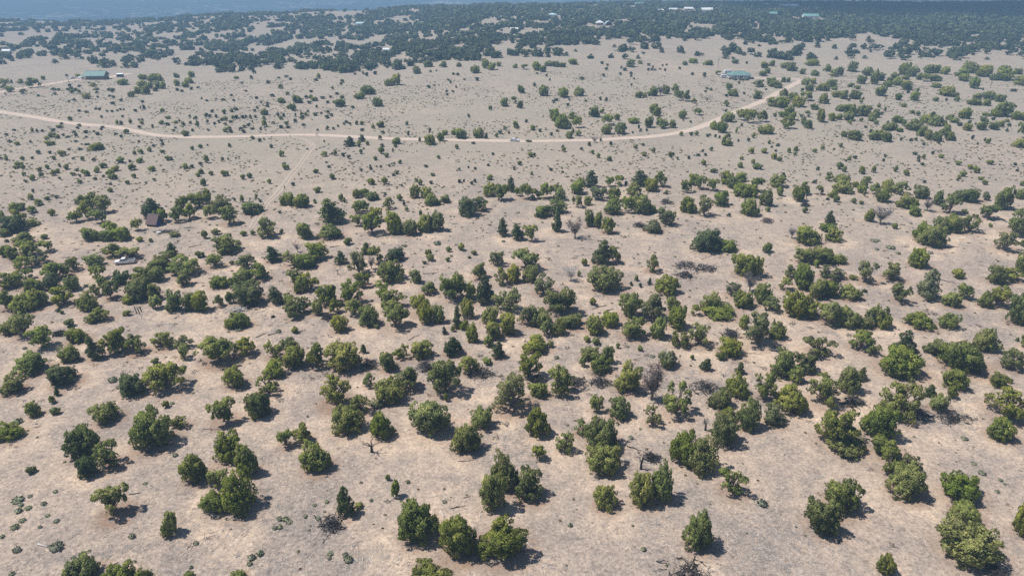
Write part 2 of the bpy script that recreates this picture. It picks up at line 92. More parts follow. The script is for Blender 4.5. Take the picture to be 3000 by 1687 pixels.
'E2': """b 35 65 145 160|b 170 0 290 75|b 370 0 470 75|b 580 20 650 70|b 760 60 880 150|b 905 -20 1000 90|b 970 20 1080 110|b 1085 10 1150 65|b 1295 35 1355 85|t 1395 35 1485 100|b 1540 10 1650 115|b 1630 60 1715 135|b 1690 0 1800 60|b 1790 0 1900 70|b 1870 20 1960 75|b 1995 -30 2120 40|s 535 140 570 172|s 575 145 620 180|s 820 200 865 245|s 670 215 700 240|s 495 240 525 278|s 475 222 510 245|s 220 300 265 340|s 290 290 312 312|s 445 360 480 390|s 530 365 560 395|s 455 402 485 430|s 575 312 598 338|s 245 112 280 138|s 325 105 345 128|s 1590 140 1615 165|s 1705 160 1735 192|s 1750 215 1770 250|s 2125 195 2190 232|s 2415 155 2455 192|s 2450 75 2495 115|s 2390 0 2430 35|s 2470 30 2500 60|s 1545 270 1590 320|b 1350 305 1450 400|bd 1630 310 1750 438|b 1870 335 2000 455|b 2050 330 2185 438|bd 1135 465 1235 568|t 1280 425 1345 530|bd 1345 500 1425 592|s 985 560 1040 615|s 1785 485 1835 528|s 1820 465 1865 500|s 1990 465 2020 490|s 2190 478 2230 510|s 1965 525 2012 565|s 2375 445 2415 490|s 2450 450 2485 505|s 715 660 765 698|s 1445 728 1485 770|b 1755 600 1915 755|b 1820 670 2030 845|o 1970 640 2110 760|t 2050 690 2180 830|b 2250 570 2390 700|s 2385 600 2440 655|t 2400 660 2572 800|b 2395 805 2540 915|b 1300 755 1370 842|s 1170 818 1220 865|s 1505 805 1580 868|s 1115 868 1160 912|s 1065 900 1115 955|s 1235 880 1265 915|s 1610 845 1650 890|s 1835 855 1875 888|s 2030 850 2070 905|s 2080 870 2155 938|b 1960 885 2050 970|s 1770 890 1805 935|b 190 925 325 1048|b 340 900 435 1005|b 410 865 485 925|b 515 860 590 925|b 570 845 730 970|b 800 840 940 960|p 930 885 995 970|s 235 835 270 890|s 105 955 145 1015|s 2380 960 2420 1005|s 2235 1010 2275 1065|s 2505 1005 2545 1050|s 780 1008 820 1040|s 1455 988 1525 1008""",
'E3': """b 410 325 550 435|b 600 310 695 415|b 260 380 350 460|b 350 395 410 455|t 715 280 830 400|t 760 370 850 490|t 845 360 945 500|o 965 465 1040 530|t 1395 270 1480 355|bg 1430 355 1560 440|s 1390 410 1430 445|b 1735 375 1845 475|t 1360 490 1440 565|t 990 585 1100 675|b 800 620 900 720|b 430 540 540 650|b 480 580 580 690|b 370 695 490 835|b 510 700 600 800|t 540 720 680 840|b 685 740 775 840|bg 160 710 310 780|b 0 780 150 915|b 0 660 70 745|b 1190 760 1300 860|b 1280 765 1415 900|b 1340 640 1500 760|t 1525 600 1640 735|t 1620 600 1770 770|t 1780 610 1910 755|t 1730 230 1875 320|b 1910 210 2060 320|b 1990 250 2100 340|b 2095 200 2150 265|b 2155 205 2210 265|b 2345 215 2450 300|b 2450 215 2540 285|b 2395 290 2505 375|b 2530 290 2600 370|t 2060 340 2170 460|b 1910 460 2040 570|b 2000 450 2200 580|b 2180 395 2330 490|b 2220 450 2380 575|og 2335 375 2480 490|b 2140 560 2260 660|b 2065 630 2190 705|b 2180 640 2270 740|t 2080 690 2250 840|b 2340 700 2410 800|b 2380 740 2480 845|t 2390 590 2450 700|b 2460 540 2560 610|b 2530 610 2640 770|bd 1800 800 2000 910|s 810 885 865 940|s 945 890 990 935|s 1000 880 1055 935|s 1145 910 1185 955|s 1190 905 1215 935|s 1250 915 1280 955|s 1300 930 1335 970|s 1510 840 1545 908|s 1390 905 1455 970|s 1340 945 1395 1055|s 1385 980 1475 1060|s 1660 960 1700 1010|s 1720 905 1770 965|s 1545 975 1570 1012|s 1585 780 1612 820|s 1920 990 1965 1040|s 1385 600 1415 640|s 945 740 970 775|s 285 795 315 845|s 310 845 345 885|s 390 838 420 878|s 215 880 240 905|s 1145 325 1180 355|s 1195 340 1230 370|s 1130 365 1165 390|s 1610 385 1645 412|s 1545 252 1575 285|s 1990 650 2035 700|s 2325 665 2365 700|s 2340 335 2375 385|s 1890 340 1915 362|s 850 725 875 755|s 55 140 90 172|s 190 130 230 165|s 195 170 220 200|s 235 205 258 230|s 200 275 230 318|s 105 80 155 120|s 70 60 100 92|s 800 70 835 105|s 1110 140 1150 195|t 1260 115 1335 170|s 950 140 1000 175|s 410 85 440 118|s 450 85 490 115|s 500 95 530 118|s 560 85 585 105|s 615 90 650 125|s 640 30 665 55|s 590 40 615 65|s 470 55 495 80|s 410 25 450 55|b 140 -20 255 75|b 290 -10 350 35|b 850 0 920 50|b 930 -30 1050 25|b 1115 -10 1235 50|b 1470 -20 1560 30|s 1640 0 1670 35|b 1835 10 1940 90|b 1940 -10 2010 65|b 1885 90 1960 155|bg 1810 120 1920 185|b 2080 20 2200 90|b 2150 20 2290 125|b 2315 95 2395 165|b 2460 115 2560 185|b 2370 -20 2560 50""",
'E4': """b 45 45 145 130|b 130 105 220 195|b 215 75 300 190|b 345 10 470 135|b 530 80 660 180|b 640 120 740 295|b 700 150 820 245|b 460 185 580 285|b 855 150 990 260|b 900 200 1030 305|b 805 250 920 320|b 1030 250 1170 360|b 990 30 1140 175|b 1080 70 1230 190|b 1040 170 1130 230|b 1215 150 1290 235|og 1260 150 1380 250|b 1300 50 1420 150|b 1400 50 1520 150|b 1390 170 1530 250|b 1520 70 1625 165|b 1700 90 1880 190|b 1745 160 1870 250|b 1880 205 2010 345|b 1800 20 2000 150|b 1950 60 2150 190|b 2130 160 2240 240|b 2200 100 2430 240|b 2250 60 2400 150|b 2450 90 2550 165|b 2440 190 2600 300|b 0 280 130 375|b 70 230 210 320|b 155 320 225 360|s 360 275 440 325|s 435 305 520 350|bg 690 310 840 435|b 1390 275 1520 330|bd 1510 320 1740 440|b 145 375 260 450|b 240 370 360 475|bg 360 365 530 470|b 0 410 120 535|by 945 405 1030 490|by 1130 385 1240 495|s 1100 360 1140 405|s 1205 340 1250 390|s 1425 455 1490 500|s 1575 460 1605 505|s 1690 450 1760 508|s 505 470 545 535|s 540 450 570 478|s 1018 530 1090 575|s 720 535 775 580|s 800 575 840 632|sy 1130 615 1195 655|s 1205 630 1260 685|s 2410 345 2470 378|s 2040 335 2070 362|s 360 470 390 500|b 1915 400 2040 475|by 1865 470 2030 550|bg 2050 380 2200 480|b 2180 420 2320 510|b 2040 480 2140 560|bg 2140 590 2280 695|b 2190 520 2400 695|b 2050 650 2150 690|b 2415 630 2520 735|b 2500 640 2640 745|b 205 545 325 630|b 310 545 480 690|b 450 555 630 690|b 105 650 195 750|b 205 660 290 735|b 300 640 440 745|b 0 600 60 770|b 660 605 760 710|b 610 650 720 755|s 500 710 545 760|s 360 740 410 790|s 680 745 740 795|s 770 635 800 672|s 840 745 870 785|s 560 805 600 840|b 910 690 1070 770|s 1025 740 1085 805|b 1070 730 1280 865|sy 960 835 1055 885|b 780 790 900 870|b 860 770 980 865|b 1260 670 1400 770|p 1350 620 1480 760|b 1360 690 1540 810|b 1540 740 1610 800|b 1590 665 1680 735|b 1630 710 1760 770|b 1750 590 1900 720|b 1225 820 1340 945|b 1310 860 1420 980|b 1420 890 1540 1005|b 1500 800 1640 930|b 1570 890 1715 995|b 265 880 345 950|b 345 865 515 990|b 620 870 740 990|b 700 865 830 980|b 770 895 900 1010|s 630 850 665 910|b 1970 765 2090 865|b 1790 780 1910 870|b 2020 700 2110 760|s 2080 730 2120 790|b 2130 760 2250 860|b 2250 745 2320 825|s 2160 700 2210 740|s 2330 725 2390 765|s 2360 775 2405 820|s 2335 840 2375 885|o 2490 760 2640 960|b 2435 970 2640 1085|s 1730 775 1760 815|s 1765 770 1800 815|s 1865 740 1900 790|s 1945 765 1970 800|s 2060 960 2095 1005|s 2085 970 2140 1035|s 1905 925 1935 985|s 1190 955 1225 1000|s 1130 965 1165 1005|s 1015 955 1045 1000|s 1290 1020 1325 1055|s 1485 1000 1515 1040|s 1970 1015 2000 1050""",
}
# low grey-green sagebrush clumps of the foreground (boxes as above)
SAGE = {
'B0': "120 640 240 710|185 705 240 745|245 735 320 780|150 755 225 810|410 690 470 735|280 630 330 655|455 815 505 850|190 860 260 905|110 915 195 975|0 990 50 1060|130 1130 215 1205|540 870 600 910|500 1085 640 1190|1295 1005 1365 1065|1730 200 1790 245|535 575 585 610|380 920 425 965|95 1400 155 1440|1940 1090 2000 1135|2490 1220 2575 1285|2480 1290 2540 1340|1435 500 1480 525|715 1235 765 1270|1900 1310 1945 1370",
'B1': "205 840 270 890|265 845 335 895|300 875 370 920|210 895 270 970|160 930 215 980|470 810 520 860|565 700 610 745|690 680 740 715|865 1165 930 1250|880 1235 975 1310|715 1185 780 1240|715 1240 760 1280|1135 665 1180 700|1500 465 1550 515|1870 680 1920 715|0 1160 80 1240|600 840 650 880",
'B2': "2460 655 2565 745|1290 1130 1350 1195|555 900 610 950|1165 20 1220 70",
'B3': "2110 385 2190 430|2040 295 2100 330|1940 45 2010 80|2310 460 2360 495|2280 580 2330 612|2360 500 2395 530",
'A0': "1090 480 1180 545|225 185 275 215|140 900 230 960|1705 740 1755 770|1210 455 1250 475",
'A2': "1380 265 1440 300|420 270 470 310|860 170 890 190",
'C2': "300 100 395 160|500 280 545 310|1150 95 1200 125",
'C4': "830 160 950 210|1350 230 1430 270|690 190 750 225|960 235 1020 280|640 85 740 120",
'C1': "890 1195 960 1260|370 1190 480 1240|2480 150 2540 185",
}

# ------------------------------------------------------------------ helpers
def tag(o, label=None, cat=None, group=None, kind=None):
    if label: o['label'] = label
    if cat: o['category'] = cat
    if group: o['group'] = group
    if kind: o['kind'] = kind
    return o

def link(o, parent=None):
    COL.objects.link(o)
    if parent is not None: o.parent = parent
    return o

def empty(name, loc=(0, 0, 0), rz=0.0, scale=(1, 1, 1)):
    o = bpy.data.objects.new(name, None)
    o.empty_display_size = 0.2
    o.location = loc; o.rotation_euler = (0, 0, rz); o.scale = scale
    return link(o)

def mesh_np(name, verts, faces, mat=None, smooth=False, tint=None, normals=None):
    """verts (n,3); faces list of int arrays (m,k)."""
    me = bpy.data.meshes.new(name)
    verts = np.asarray(verts, np.float32)
    loops, starts, totals, s = [], [], [], 0
    for f in faces:
        f = np.asarray(f, np.int32)
        if len(f) == 0: continue
        k = f.shape[1]
        loops.append(f.ravel())
        starts.append(s + np.arange(len(f)) * k)
        totals.append(np.full(len(f), k))
        s += f.size
    loops = np.concatenate(loops); starts = np.concatenate(starts); totals = np.concatenate(totals)
    me.vertices.add(len(verts)); me.vertices.foreach_set('co', verts.ravel())
    me.loops.add(len(loops)); me.loops.foreach_set('vertex_index', loops.astype(np.int32))
    me.polygons.add(len(starts))
    me.polygons.foreach_set('loop_start', starts.astype(np.int32))
    me.polygons.foreach_set('loop_total', totals.astype(np.int32))
    me.update(calc_edges=True)
    if smooth: me.polygons.foreach_set('use_smooth', np.ones(len(starts), bool))
    if tint is not None:
        a = me.attributes.new('tint', 'FLOAT', 'POINT'); a.data.foreach_set('value', np.asarray(tint, np.float32))
    if normals is not None:
        me.polygons.foreach_set('use_smooth', np.ones(len(starts), bool)); me.normals_split_custom_set_from_vertices(normals)
    if mat: me.materials.append(mat)
    return me

class MB:
    """collects simple solids into one mesh"""
    def __init__(s): s.v, s.f, s.m = [], [], []
    def poly(s, pts, faces, mi=0):
        b = len(s.v); s.v += [tuple(p) for p in pts]
        for f in faces: s.f.append([b + i for i in f]); s.m.append(mi)
    def box(s, x0, x1, y0, y1, z0, z1, mi=0, rz=0.0, c=(0, 0, 0)):
        P = [(x, y, z) for z in (z0, z1) for x, y in ((x0, y0), (x1, y0), (x1, y1), (x0, y1))]
        cs, sn = math.cos(rz), math.sin(rz)
        P = [(c[0] + x * cs - y * sn, c[1] + x * sn + y * cs, c[2] + z) for x, y, z in P]
        s.poly(P, [(0, 3, 2, 1), (4, 5, 6, 7), (0, 1, 5, 4), (1, 2, 6, 5), (2, 3, 7, 6), (3, 0, 4, 7)], mi)
    def tube(s, pts, rads, k=6, mi=0, cap=True):
        pts = [Vector(p) for p in pts]; b = len(s.v)
        for i, p in enumerate(pts):
            d = (pts[min(i + 1, len(pts) - 1)] - pts[max(i - 1, 0)]).normalized()
            a = d.cross(Vector((0.31, 0.17, 0.93)) if abs(d.z) < 0.9 else Vector((1, 0.2, 0))).normalized(); c = d.cross(a)
            for j in range(k):
                t = 2 * math.pi * j / k
                s.v.append(tuple(p + (a * math.cos(t) + c * math.sin(t)) * rads[i]))
        for i in range(len(pts) - 1):
            for j in range(k):
                s.f.append([b + i * k + j, b + i * k + (j + 1) % k, b + (i + 1) * k + (j + 1) % k, b + (i + 1) * k + j]); s.m.append(mi)
        if cap:
            s.f.append([b + j for j in reversed(range(k))]); s.m.append(mi)
            e = b + (len(pts) - 1) * k
            s.f.append([e + j for j in range(k)]); s.m.append(mi)
    def prism(s, prof, y0, y1, mi=0):
        n = len(prof)
        P = [(x, y0, z) for x, z in prof] + [(x, y1, z) for x, z in prof]
        F = [list(range(n)), list(range(2 * n - 1, n - 1, -1))] + [(i, i + n, (i + 1) % n + n, (i + 1) % n) for i in range(n)]
        s.poly(P, F, mi)
    def disc(s, c, r, y0, y1, k=16, mi=0):
        P = [(c[0] + r * math.cos(2 * math.pi * j / k), y, c[1] + r * math.sin(2 * math.pi * j / k)) for y in (y0, y1) for j in range(k)]
        F = [list(range(k)), list(range(2 * k - 1, k - 1, -1))] + [(j, j + k, (j + 1) % k + k, (j + 1) % k) for j in range(k)]
        s.poly(P, F, mi)
    def mesh(s, name, mats, smooth=False):
        me = bpy.data.meshes.new(name)
        me.from_pydata(s.v, [], s.f)
        for m in (mats if isinstance(mats, (list, tuple)) else [mats]): me.materials.append(m)
        me.polygons.foreach_set('material_index', s.m)
        if smooth: me.polygons.foreach_set('use_smooth', [True] * len(s.f))
        me.validate(); me.update()
        return me
    def build(s, name, mats, parent=None, smooth=False, bevel=0.0):
        o = bpy.data.objects.new(name, s.mesh(name, mats, smooth))
        if bevel:
            b = o.modifiers.new('bevel', 'BEVEL'); b.width = bevel; b.segments = 2; b.limit_method = 'ANGLE'
        return link(o, parent)

# ------------------------------------------------------------------ materials
class NT:
    def __init__(s, name):
        s.mat = bpy.data.materials.new(name); s.mat.use_nodes = True
        s.t = s.mat.node_tree; s.b = s.t.nodes['Principled BSDF']; s.out = s.t.nodes['Material Output']
    def n(s, t, **kw):
        o = s.t.nodes.new(t)
        for k, v in kw.items(): setattr(o, k, v)
        return o
    def l(s, a, b): s.t.links.new(a, b)
    def val(s, sock, v):
        if hasattr(v, 'is_output') or isinstance(v, bpy.types.NodeSocket): s.l(v, sock)
        else: sock.default_value = v
    def noise(s, vec, scale, detail=4, rough=0.55, dist=0.0):
        o = s.n('ShaderNodeTexNoise'); o.inputs['Scale'].default_value = scale; o.inputs['Detail'].default_value = detail
        o.inputs['Roughness'].default_value = rough; o.inputs['Distortion'].default_value = dist
        if vec is not None: s.l(vec, o.inputs['Vector'])
        return o.outputs['Fac']
    def ramp(s, fac, stops):
        o = s.n('ShaderNodeValToRGB'); e = o.color_ramp.elements
        while len(e) < len(stops): e.new(0.5)
        for i, (p, c) in enumerate(stops):
            e[i].position = p; e[i].color = (*c, 1) if not isinstance(c, (int, float)) else (c, c, c, 1)
        s.l(fac, o.inputs[0]); return o.outputs[0]
    def mix(s, fac, a, b, mode='MIX'):
        o = s.n('ShaderNodeMix', data_type='RGBA', blend_type=mode)
        s.val(o.inputs[0], fac)
        for i, v in ((6, a), (7, b)):
            if isinstance(v, tuple): o.inputs[i].default_value = (*v, 1)
            else: s.l(v, o.inputs[i])
        return o.outputs[2]
    def math(s, op, a, b=0.0, clamp=False):
        o = s.n('ShaderNodeMath', operation=op); o.use_clamp = clamp
        s.val(o.inputs[0], a); s.val(o.inputs[1], b); return o.outputs[0]
    def bump(s, h, strength, dist):
        o = s.n('ShaderNodeBump'); o.inputs['Strength'].default_value = strength; o.inputs['Distance'].default_value = dist
        s.l(h, o.inputs['Height']); s.l(o.outputs[0], s.b.inputs['Normal'])

def plain(name, col, rough=0.6, metal=0.0, var=0.12, scale=3.0, spec=0.3, bump=0.0):
    m = NT(name); tc = m.n('ShaderNodeTexCoord').outputs['Object']
    f = m.noise(tc, scale, 5)
    d = tuple(c * (1 - var) for c in col); u = tuple(min(1, c * (1 + var)) for c in col)
    m.l(m.ramp(f, [(0.3, d), (0.7, u)]), m.b.inputs['Base Color'])
    m.b.inputs['Roughness'].default_value = rough; m.b.inputs['Metallic'].default_value = metal
    m.b.inputs['Specular IOR Level'].default_value = spec
    if bump: m.bump(f, bump, 0.03)
    return m.mat

def foliage_mat(name, dark, mid, light, trans=0.46):
    m = NT(name)
    at = m.n('ShaderNodeAttribute', attribute_name='tint'); oi = m.n('ShaderNodeObjectInfo')
    f = m.math('ADD', at.outputs['Fac'], m.math('MULTIPLY', m.math('SUBTRACT', oi.outputs['Random'], 0.5), 0.35), True)
    c = m.ramp(f, [(0.0, dark), (0.5, mid), (1.0, light)])
    hs = m.n('ShaderNodeHueSaturation'); m.l(c, hs.inputs['Color'])
    r2 = m.math('FRACT', m.math('MULTIPLY', oi.outputs['Random'], 17.31))
    m.l(m.math('ADD', 0.485, m.math('MULTIPLY', r2, 0.03)), hs.inputs['Hue'])
    m.l(m.math('ADD', 0.8, m.math('MULTIPLY', m.math('FRACT', m.math('MULTIPLY', oi.outputs['Random'], 43.7)), 0.3)), hs.inputs['Saturation'])
    c = hs.outputs[0]
    m.l(c, m.b.inputs['Base Color']); m.b.inputs['Roughness'].default_value = 0.75
    m.b.inputs['Specular IOR Level'].default_value = 0.18
    tr = m.n('ShaderNodeBsdfTranslucent'); m.l(c, tr.inputs['Color'])
    mx = m.n('ShaderNodeMixShader'); mx.inputs[0].default_value = trans
    m.l(m.b.outputs[0], mx.inputs[1]); m.l(tr.outputs[0], mx.inputs[2]); m.l(mx.outputs[0], m.out.inputs['Surface'])
    return m.mat

FOL = {
 '':  foliage_mat('juniper_foliage', (0.165, 0.205, 0.056), (0.372, 0.421, 0.106), (0.713, 0.706, 0.190)),
 'd': foliage_mat('dark_juniper_foliage', (0.104, 0.142, 0.061), (0.224, 0.277, 0.098), (0.433, 0.450, 0.155)),
 'g': foliage_mat('grey_juniper_foliage', (0.183, 0.202, 0.096), (0.367, 0.388, 0.178), (0.603, 0.591, 0.289)),
 'y': foliage_mat('yellowish_juniper_foliage', (0.157, 0.196, 0.050), (0.360, 0.406, 0.101), (0.649, 0.650, 0.194)),
 'f': foliage_mat('far_woods_foliage', (0.068, 0.092, 0.050), (0.140, 0.175, 0.082), (0.255, 0.281, 0.133), 0.30),
 'p': foliage_mat('pinyon_needles', (0.098, 0.138, 0.061), (0.216, 0.267, 0.102), (0.408, 0.436, 0.164)),
}
SAGE_MAT = foliage_mat('sagebrush_leaves', (0.167, 0.178, 0.124), (0.294, 0.318, 0.211), (0.459, 0.473, 0.309), 0.12)
TUFT_MAT = foliage_mat('plain_tufts', (0.106, 0.106, 0.052), (0.188, 0.181, 0.086), (0.325, 0.312, 0.161), 0.12)
BARK = plain('bark', (0.15, 0.115, 0.095), 0.9, var=0.4, scale=6, spec=0.1)
DEADWOOD = plain('weathered_deadwood', (0.185, 0.168, 0.160), 0.9, var=0.4, scale=2.5, spec=0.1)
DARKWOOD = plain('charred_deadwood', (0.045, 0.040, 0.038), 0.9, var=0.45, scale=2.5, spec=0.1)
BROWNTWIG = plain('brown_dead_twigs', (0.165, 0.128, 0.118), 0.9, var=0.35, scale=2.5, spec=0.1)
PALEWOOD = plain('bleached_wood', (0.56, 0.53, 0.49), 0.85, var=0.2, scale=3, spec=0.1)

def ground_material():
    m = NT('dry_soil')
    pos = m.n('ShaderNodeNewGeometry').outputs['Position']
    big = m.noise(pos, 0.022, 8, 0.68, 0.8)
    med = m.noise(pos, 0.11, 8, 0.7, 0.8)
    mott = m.noise(pos, 0.5, 7, 0.7, 0.3)
    fine = m.noise(pos, 1.7, 6, 0.72)
    grit = m.noise(pos, 7.0, 3, 0.7)
    sa = m.n('ShaderNodeAttribute', attribute_name='sand').outputs['Fac']; du = m.n('ShaderNodeAttribute', attribute_name='duff').outputs['Fac']
    s1 = m.math('ADD', m.math('MULTIPLY', big, 0.36), m.math('ADD', m.math('MULTIPLY', med, 0.40), m.math('MULTIPLY', mott, 0.24)))
    s1 = m.math('ADD', s1, m.math('MULTIPLY', m.math('MULTIPLY', sa, 0.16), m.ramp(med, [(0.3, 0.1), (0.6, 1.0)])))
    c = m.ramp(s1, [(0.38, (0.278, 0.236, 0.208)), (0.47, (0.350, 0.288, 0.242)), (0.55, (0.435, 0.346, 0.276)), (0.65, (0.545, 0.424, 0.322)), (0.76, (0.65, 0.515, 0.39))])
    # small-scale litter, crusts and pebbles
    stony = m.ramp(s1, [(0.42, 1.0), (0.60, 0.35)])
    c2 = m.mix(1.0, c, m.ramp(fine, [(0.32, 0.36), (0.44, 0.86), (0.56, 1.08), (0.66, 1.55)]), 'MULTIPLY')
    c2 = m.mix(1.0, c2, m.ramp(grit, [(0.32, 0.62), (0.5, 1.0), (0.66, 1.28)]), 'MULTIPLY')
    c = m.mix(m.math('ADD', 0.45, m.math('MULTIPLY', stony, 0.55)), c, c2)
    c = m.mix(1.0, c, m.ramp(mott, [(0.34, 0.88), (0.50, 1.0), (0.7, 1.05)]), 'MULTIPLY')
    vo = m.n('ShaderNodeTexVoronoi'); vo.inputs['Scale'].default_value = 1.9; vo.inputs['Randomness'].default_value = 1.0; m.l(pos, vo.inputs['Vector'])
    c = m.mix(m.ramp(med, [(0.42, 0.25), (0.58, 1.0)]), c, m.mix(1.0, c, m.ramp(vo.outputs['Distance'], [(0.10, 0.66), (0.30, 0.96), (0.6, 1.08)]), 'MULTIPLY'))
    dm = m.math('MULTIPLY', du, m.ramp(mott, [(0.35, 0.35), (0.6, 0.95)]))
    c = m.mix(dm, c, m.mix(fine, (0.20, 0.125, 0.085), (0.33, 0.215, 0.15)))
    sx = m.n('ShaderNodeSeparateXYZ'); m.l(pos, sx.inputs[0])
    # thin dry grass gives the open plain beyond a greyer, slightly green cast in patches
    gr = m.noise(pos, 0.011, 5, 0.6)
    far = m.n('ShaderNodeMapRange'); far.inputs[1].default_value = 190; far.inputs[2].default_value = 330; m.l(sx.outputs[1], far.inputs[0])
    gm = m.math('MULTIPLY', far.outputs[0], m.ramp(gr, [(0.30, 0.25), (0.62, 0.85)]))
    c = m.mix(gm, c, m.mix(1.0, m.ramp(mott, [(0.3, (0.292, 0.258, 0.206)), (0.6, (0.378, 0.332, 0.262)), (0.75, (0.455, 0.398, 0.31))]), m.ramp(fine, [(0.3, 0.84), (0.7, 1.1)]), 'MULTIPLY'))
    # very far woods: too far away to tell the trees apart
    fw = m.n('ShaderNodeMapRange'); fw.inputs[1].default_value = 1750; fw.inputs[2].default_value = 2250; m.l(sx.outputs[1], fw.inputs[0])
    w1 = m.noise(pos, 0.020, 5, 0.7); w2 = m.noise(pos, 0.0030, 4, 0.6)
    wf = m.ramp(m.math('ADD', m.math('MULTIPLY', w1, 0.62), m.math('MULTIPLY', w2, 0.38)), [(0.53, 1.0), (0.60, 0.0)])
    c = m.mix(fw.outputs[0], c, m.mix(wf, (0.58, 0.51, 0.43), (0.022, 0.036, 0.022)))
    m.l(c, m.b.inputs['Base Color'])
    m.b.inputs['Roughness'].default_value = 0.95; m.b.inputs['Specular IOR Level'].default_value = 0.08
    m.bump(m.math('ADD', m.math('MULTIPLY', fine, 0.7), m.math('MULTIPLY', grit, 0.3)), 0.7, 0.22)
    return m.mat

def road_material(name, a, b):
    m = NT(name); pos = m.n('ShaderNodeNewGeometry').outputs['Position']
    f = m.noise(pos, 0.5, 6, 0.65); g = m.noise(pos, 4.0, 4)
    c = m.mix(1.0, m.ramp(f, [(0.3, a), (0.7, b)]), m.ramp(g, [(0.3, 0.85), (0.7, 1.08)]), 'MULTIPLY')
    m.l(c, m.b.inputs['Base Color']); m.b.inputs['Roughness'].default_value = 0.95; m.b.inputs['Specular IOR Level'].default_value = 0.08
    return m.mat
ROAD = road_material('graded_dirt', (0.50, 0.395, 0.32), (0.64, 0.52, 0.43))
TRACK = road_material('worn_track_dirt', (0.405, 0.335, 0.268), (0.50, 0.41, 0.328))

# ------------------------------------------------------------------ terrain
COSP, SINP = math.cos(PITCH), math.sin(PITCH)
_U = np.array([-0.80, -0.59, -0.394, -0.246, 0.0, 0.246, 0.49, 0.80])
_D = np.array([0, 400, 500, 600, 700, 800, 900, 1000, 1150, 1300, 1500, 1800, 2300, 3000, 5000, 9500], float)
_Z = np.array([
 [0, 0, -2, -6, -8, -9, -10.5, -12.5, -16, -20, -45, -95, -150, -160, -140, -60],
 [0, 0, -2, -6, -8, -9, -10.5, -12.5, -16, -20, -45, -95, -150, -160, -140, -60],
 [0, 0, -1, -4, -7.5, -13.5, -11, -6, -5, -8, -40, -92, -150, -160, -140, -60],
 [0, 0, 0, -.6, -1.5, -6, -8.5, -5, 0, 0, -30, -85, -145, -160, -140, -60],
 [0, 0, 1.5, 5.5, 9.5, 11, 12.5, 13, 12, 8, -14, -62, -125, -150, -130, -60],
 [0, 0, 1.7, 5.5, 9, 11.5, 13, 13.5, 13, 11, 0, -38, -95, -120, -100, -40],
 [0, 0, 1.7, 5, 8.5, 11, 12.5, 14, 13.5, 10, -5, -20, -40, -50, -40, -20],
 [0, 0, 1.7, 5, 8.5, 11, 12.5, 14, 13.5, 10, -5, -20, -40, -50, -40, -20]], float)
_dd = np.arange(-400, 12000, 10.0)
_T = []
for r in _Z:
    f = np.interp(_dd, _D, r)
    k = np.hanning(11); k /= k.sum()
    _T.append(np.convolve(np.pad(f, 5, mode='edge'), k, mode='valid'))
_T = np.array(_T)
def ground_z(X, Y):
    X = np.asarray(X, float); Y = np.asarray(Y, float)
    d = np.clip(Y * COSP + CAM_H * SINP, 1, 11900)
    u = np.clip(X / d, -0.7999, 0.7999)
    i = np.clip(np.searchsorted(_U, u) - 1, 0, len(_U) - 2)
    t = (u - _U[i]) / (_U[i + 1] - _U[i]); t = t * t * (3 - 2 * t)
    q = np.clip((d + 400) / 10.0, 0, _T.shape[1] - 2); j = q.astype(int); w = q - j
    za = _T[i, j] * (1 - w) + _T[i, j + 1] * w
    zb = _T[i + 1, j] * (1 - w) + _T[i + 1, j + 1] * w
    z = za * (1 - t) + zb * t
    roll = np.clip((d - 330) / 250, 0, 1)
    z = z + roll * (0.9 * np.sin(X / 61 + 1.3) * np.sin(Y / 83) + 0.5 * np.sin(X / 27 + Y / 41))
    far = np.clip((d - 1900) / 800, 0, 1)
    z = z + far * (9 * np.sin(X / 310 + 0.7) * np.sin(Y / 260) + 5 * np.sin(X / 120 - Y / 170))
    return z

_ts = np.concatenate([np.linspace(40, 500, 300), np.geomspace(505, 9000, 500)])
def hit(px, py):
    """where the sight line through photograph pixel (px, py) meets the ground"""
    a = (px - CX) / FPX; b = (py - CY) / FPX
    dx, dy, dz = a, COSP - b * SINP, -(SINP + b * COSP)
    h = CAM_H + _ts * dz - ground_z(_ts * dx, _ts * dy)
    k = np.argmax(h < 0)
    if h[k] >= 0: k = len(_ts) - 1
    lo, hi = _ts[max(k - 1, 0)], _ts[k]
    for _ in range(22):
        m = 0.5 * (lo + hi)
        if CAM_H + m * dz - float(ground_z(m * dx, m * dy)) < 0: hi = m
        else: lo = m
    return Vector((hi * dx, hi * dy, float(ground_z(hi * dx, hi * dy)))), hi

def project(X, Y, Z):
    X, Y, Z = (np.asarray(q, float) for q in (X, Y, Z))
    d = Y * COSP + (CAM_H - Z) * SINP
    up = Y * SINP - (CAM_H - Z) * COSP
    return CX + FPX * X / d, CY - FPX * up / d, d

# ---- where every surveyed plant stands and how big it is
def solve(kind, l, t, r, b):
    """outline box in photograph pixels -> ground point, crown width and plant height in metres"""
    cx, w, h = 0.5 * (l + r), r - l, b - t
    foot = b - (0.16 * w if kind[0] in 'bs' else 0.05 * w)
    for _ in range(3):
        P, dep = hit(cx, foot)
        ppm = FPX / dep
        rng_ = math.hypot(P.x, P.y); sd = (CAM_H - P.z) / math.hypot(rng_, CAM_H - P.z); cd = math.sqrt(1 - sd * sd)
        R = 0.5 * w / ppm
        if kind[0] in 'bs':
            az2 = max((0.5 * h / ppm) ** 2 - (R * sd * 0.9) ** 2, (0.30 * R) ** 2) / cd ** 2
            az = min(math.sqrt(az2), 2.6 * R)
            foot = b - 0.5 * h + az * cd * ppm * 0.92
            H = 2 * az
        else:
            H = max((h / ppm - 0.45 * R * sd) / cd, 0.7 * R)
            if kind[0] != 'p' and H > 2.1 * R: R = min(1.15 * R, H / 2.1); H = min(H, 2.35 * R)
            foot = b
    return P, 2 * R, H

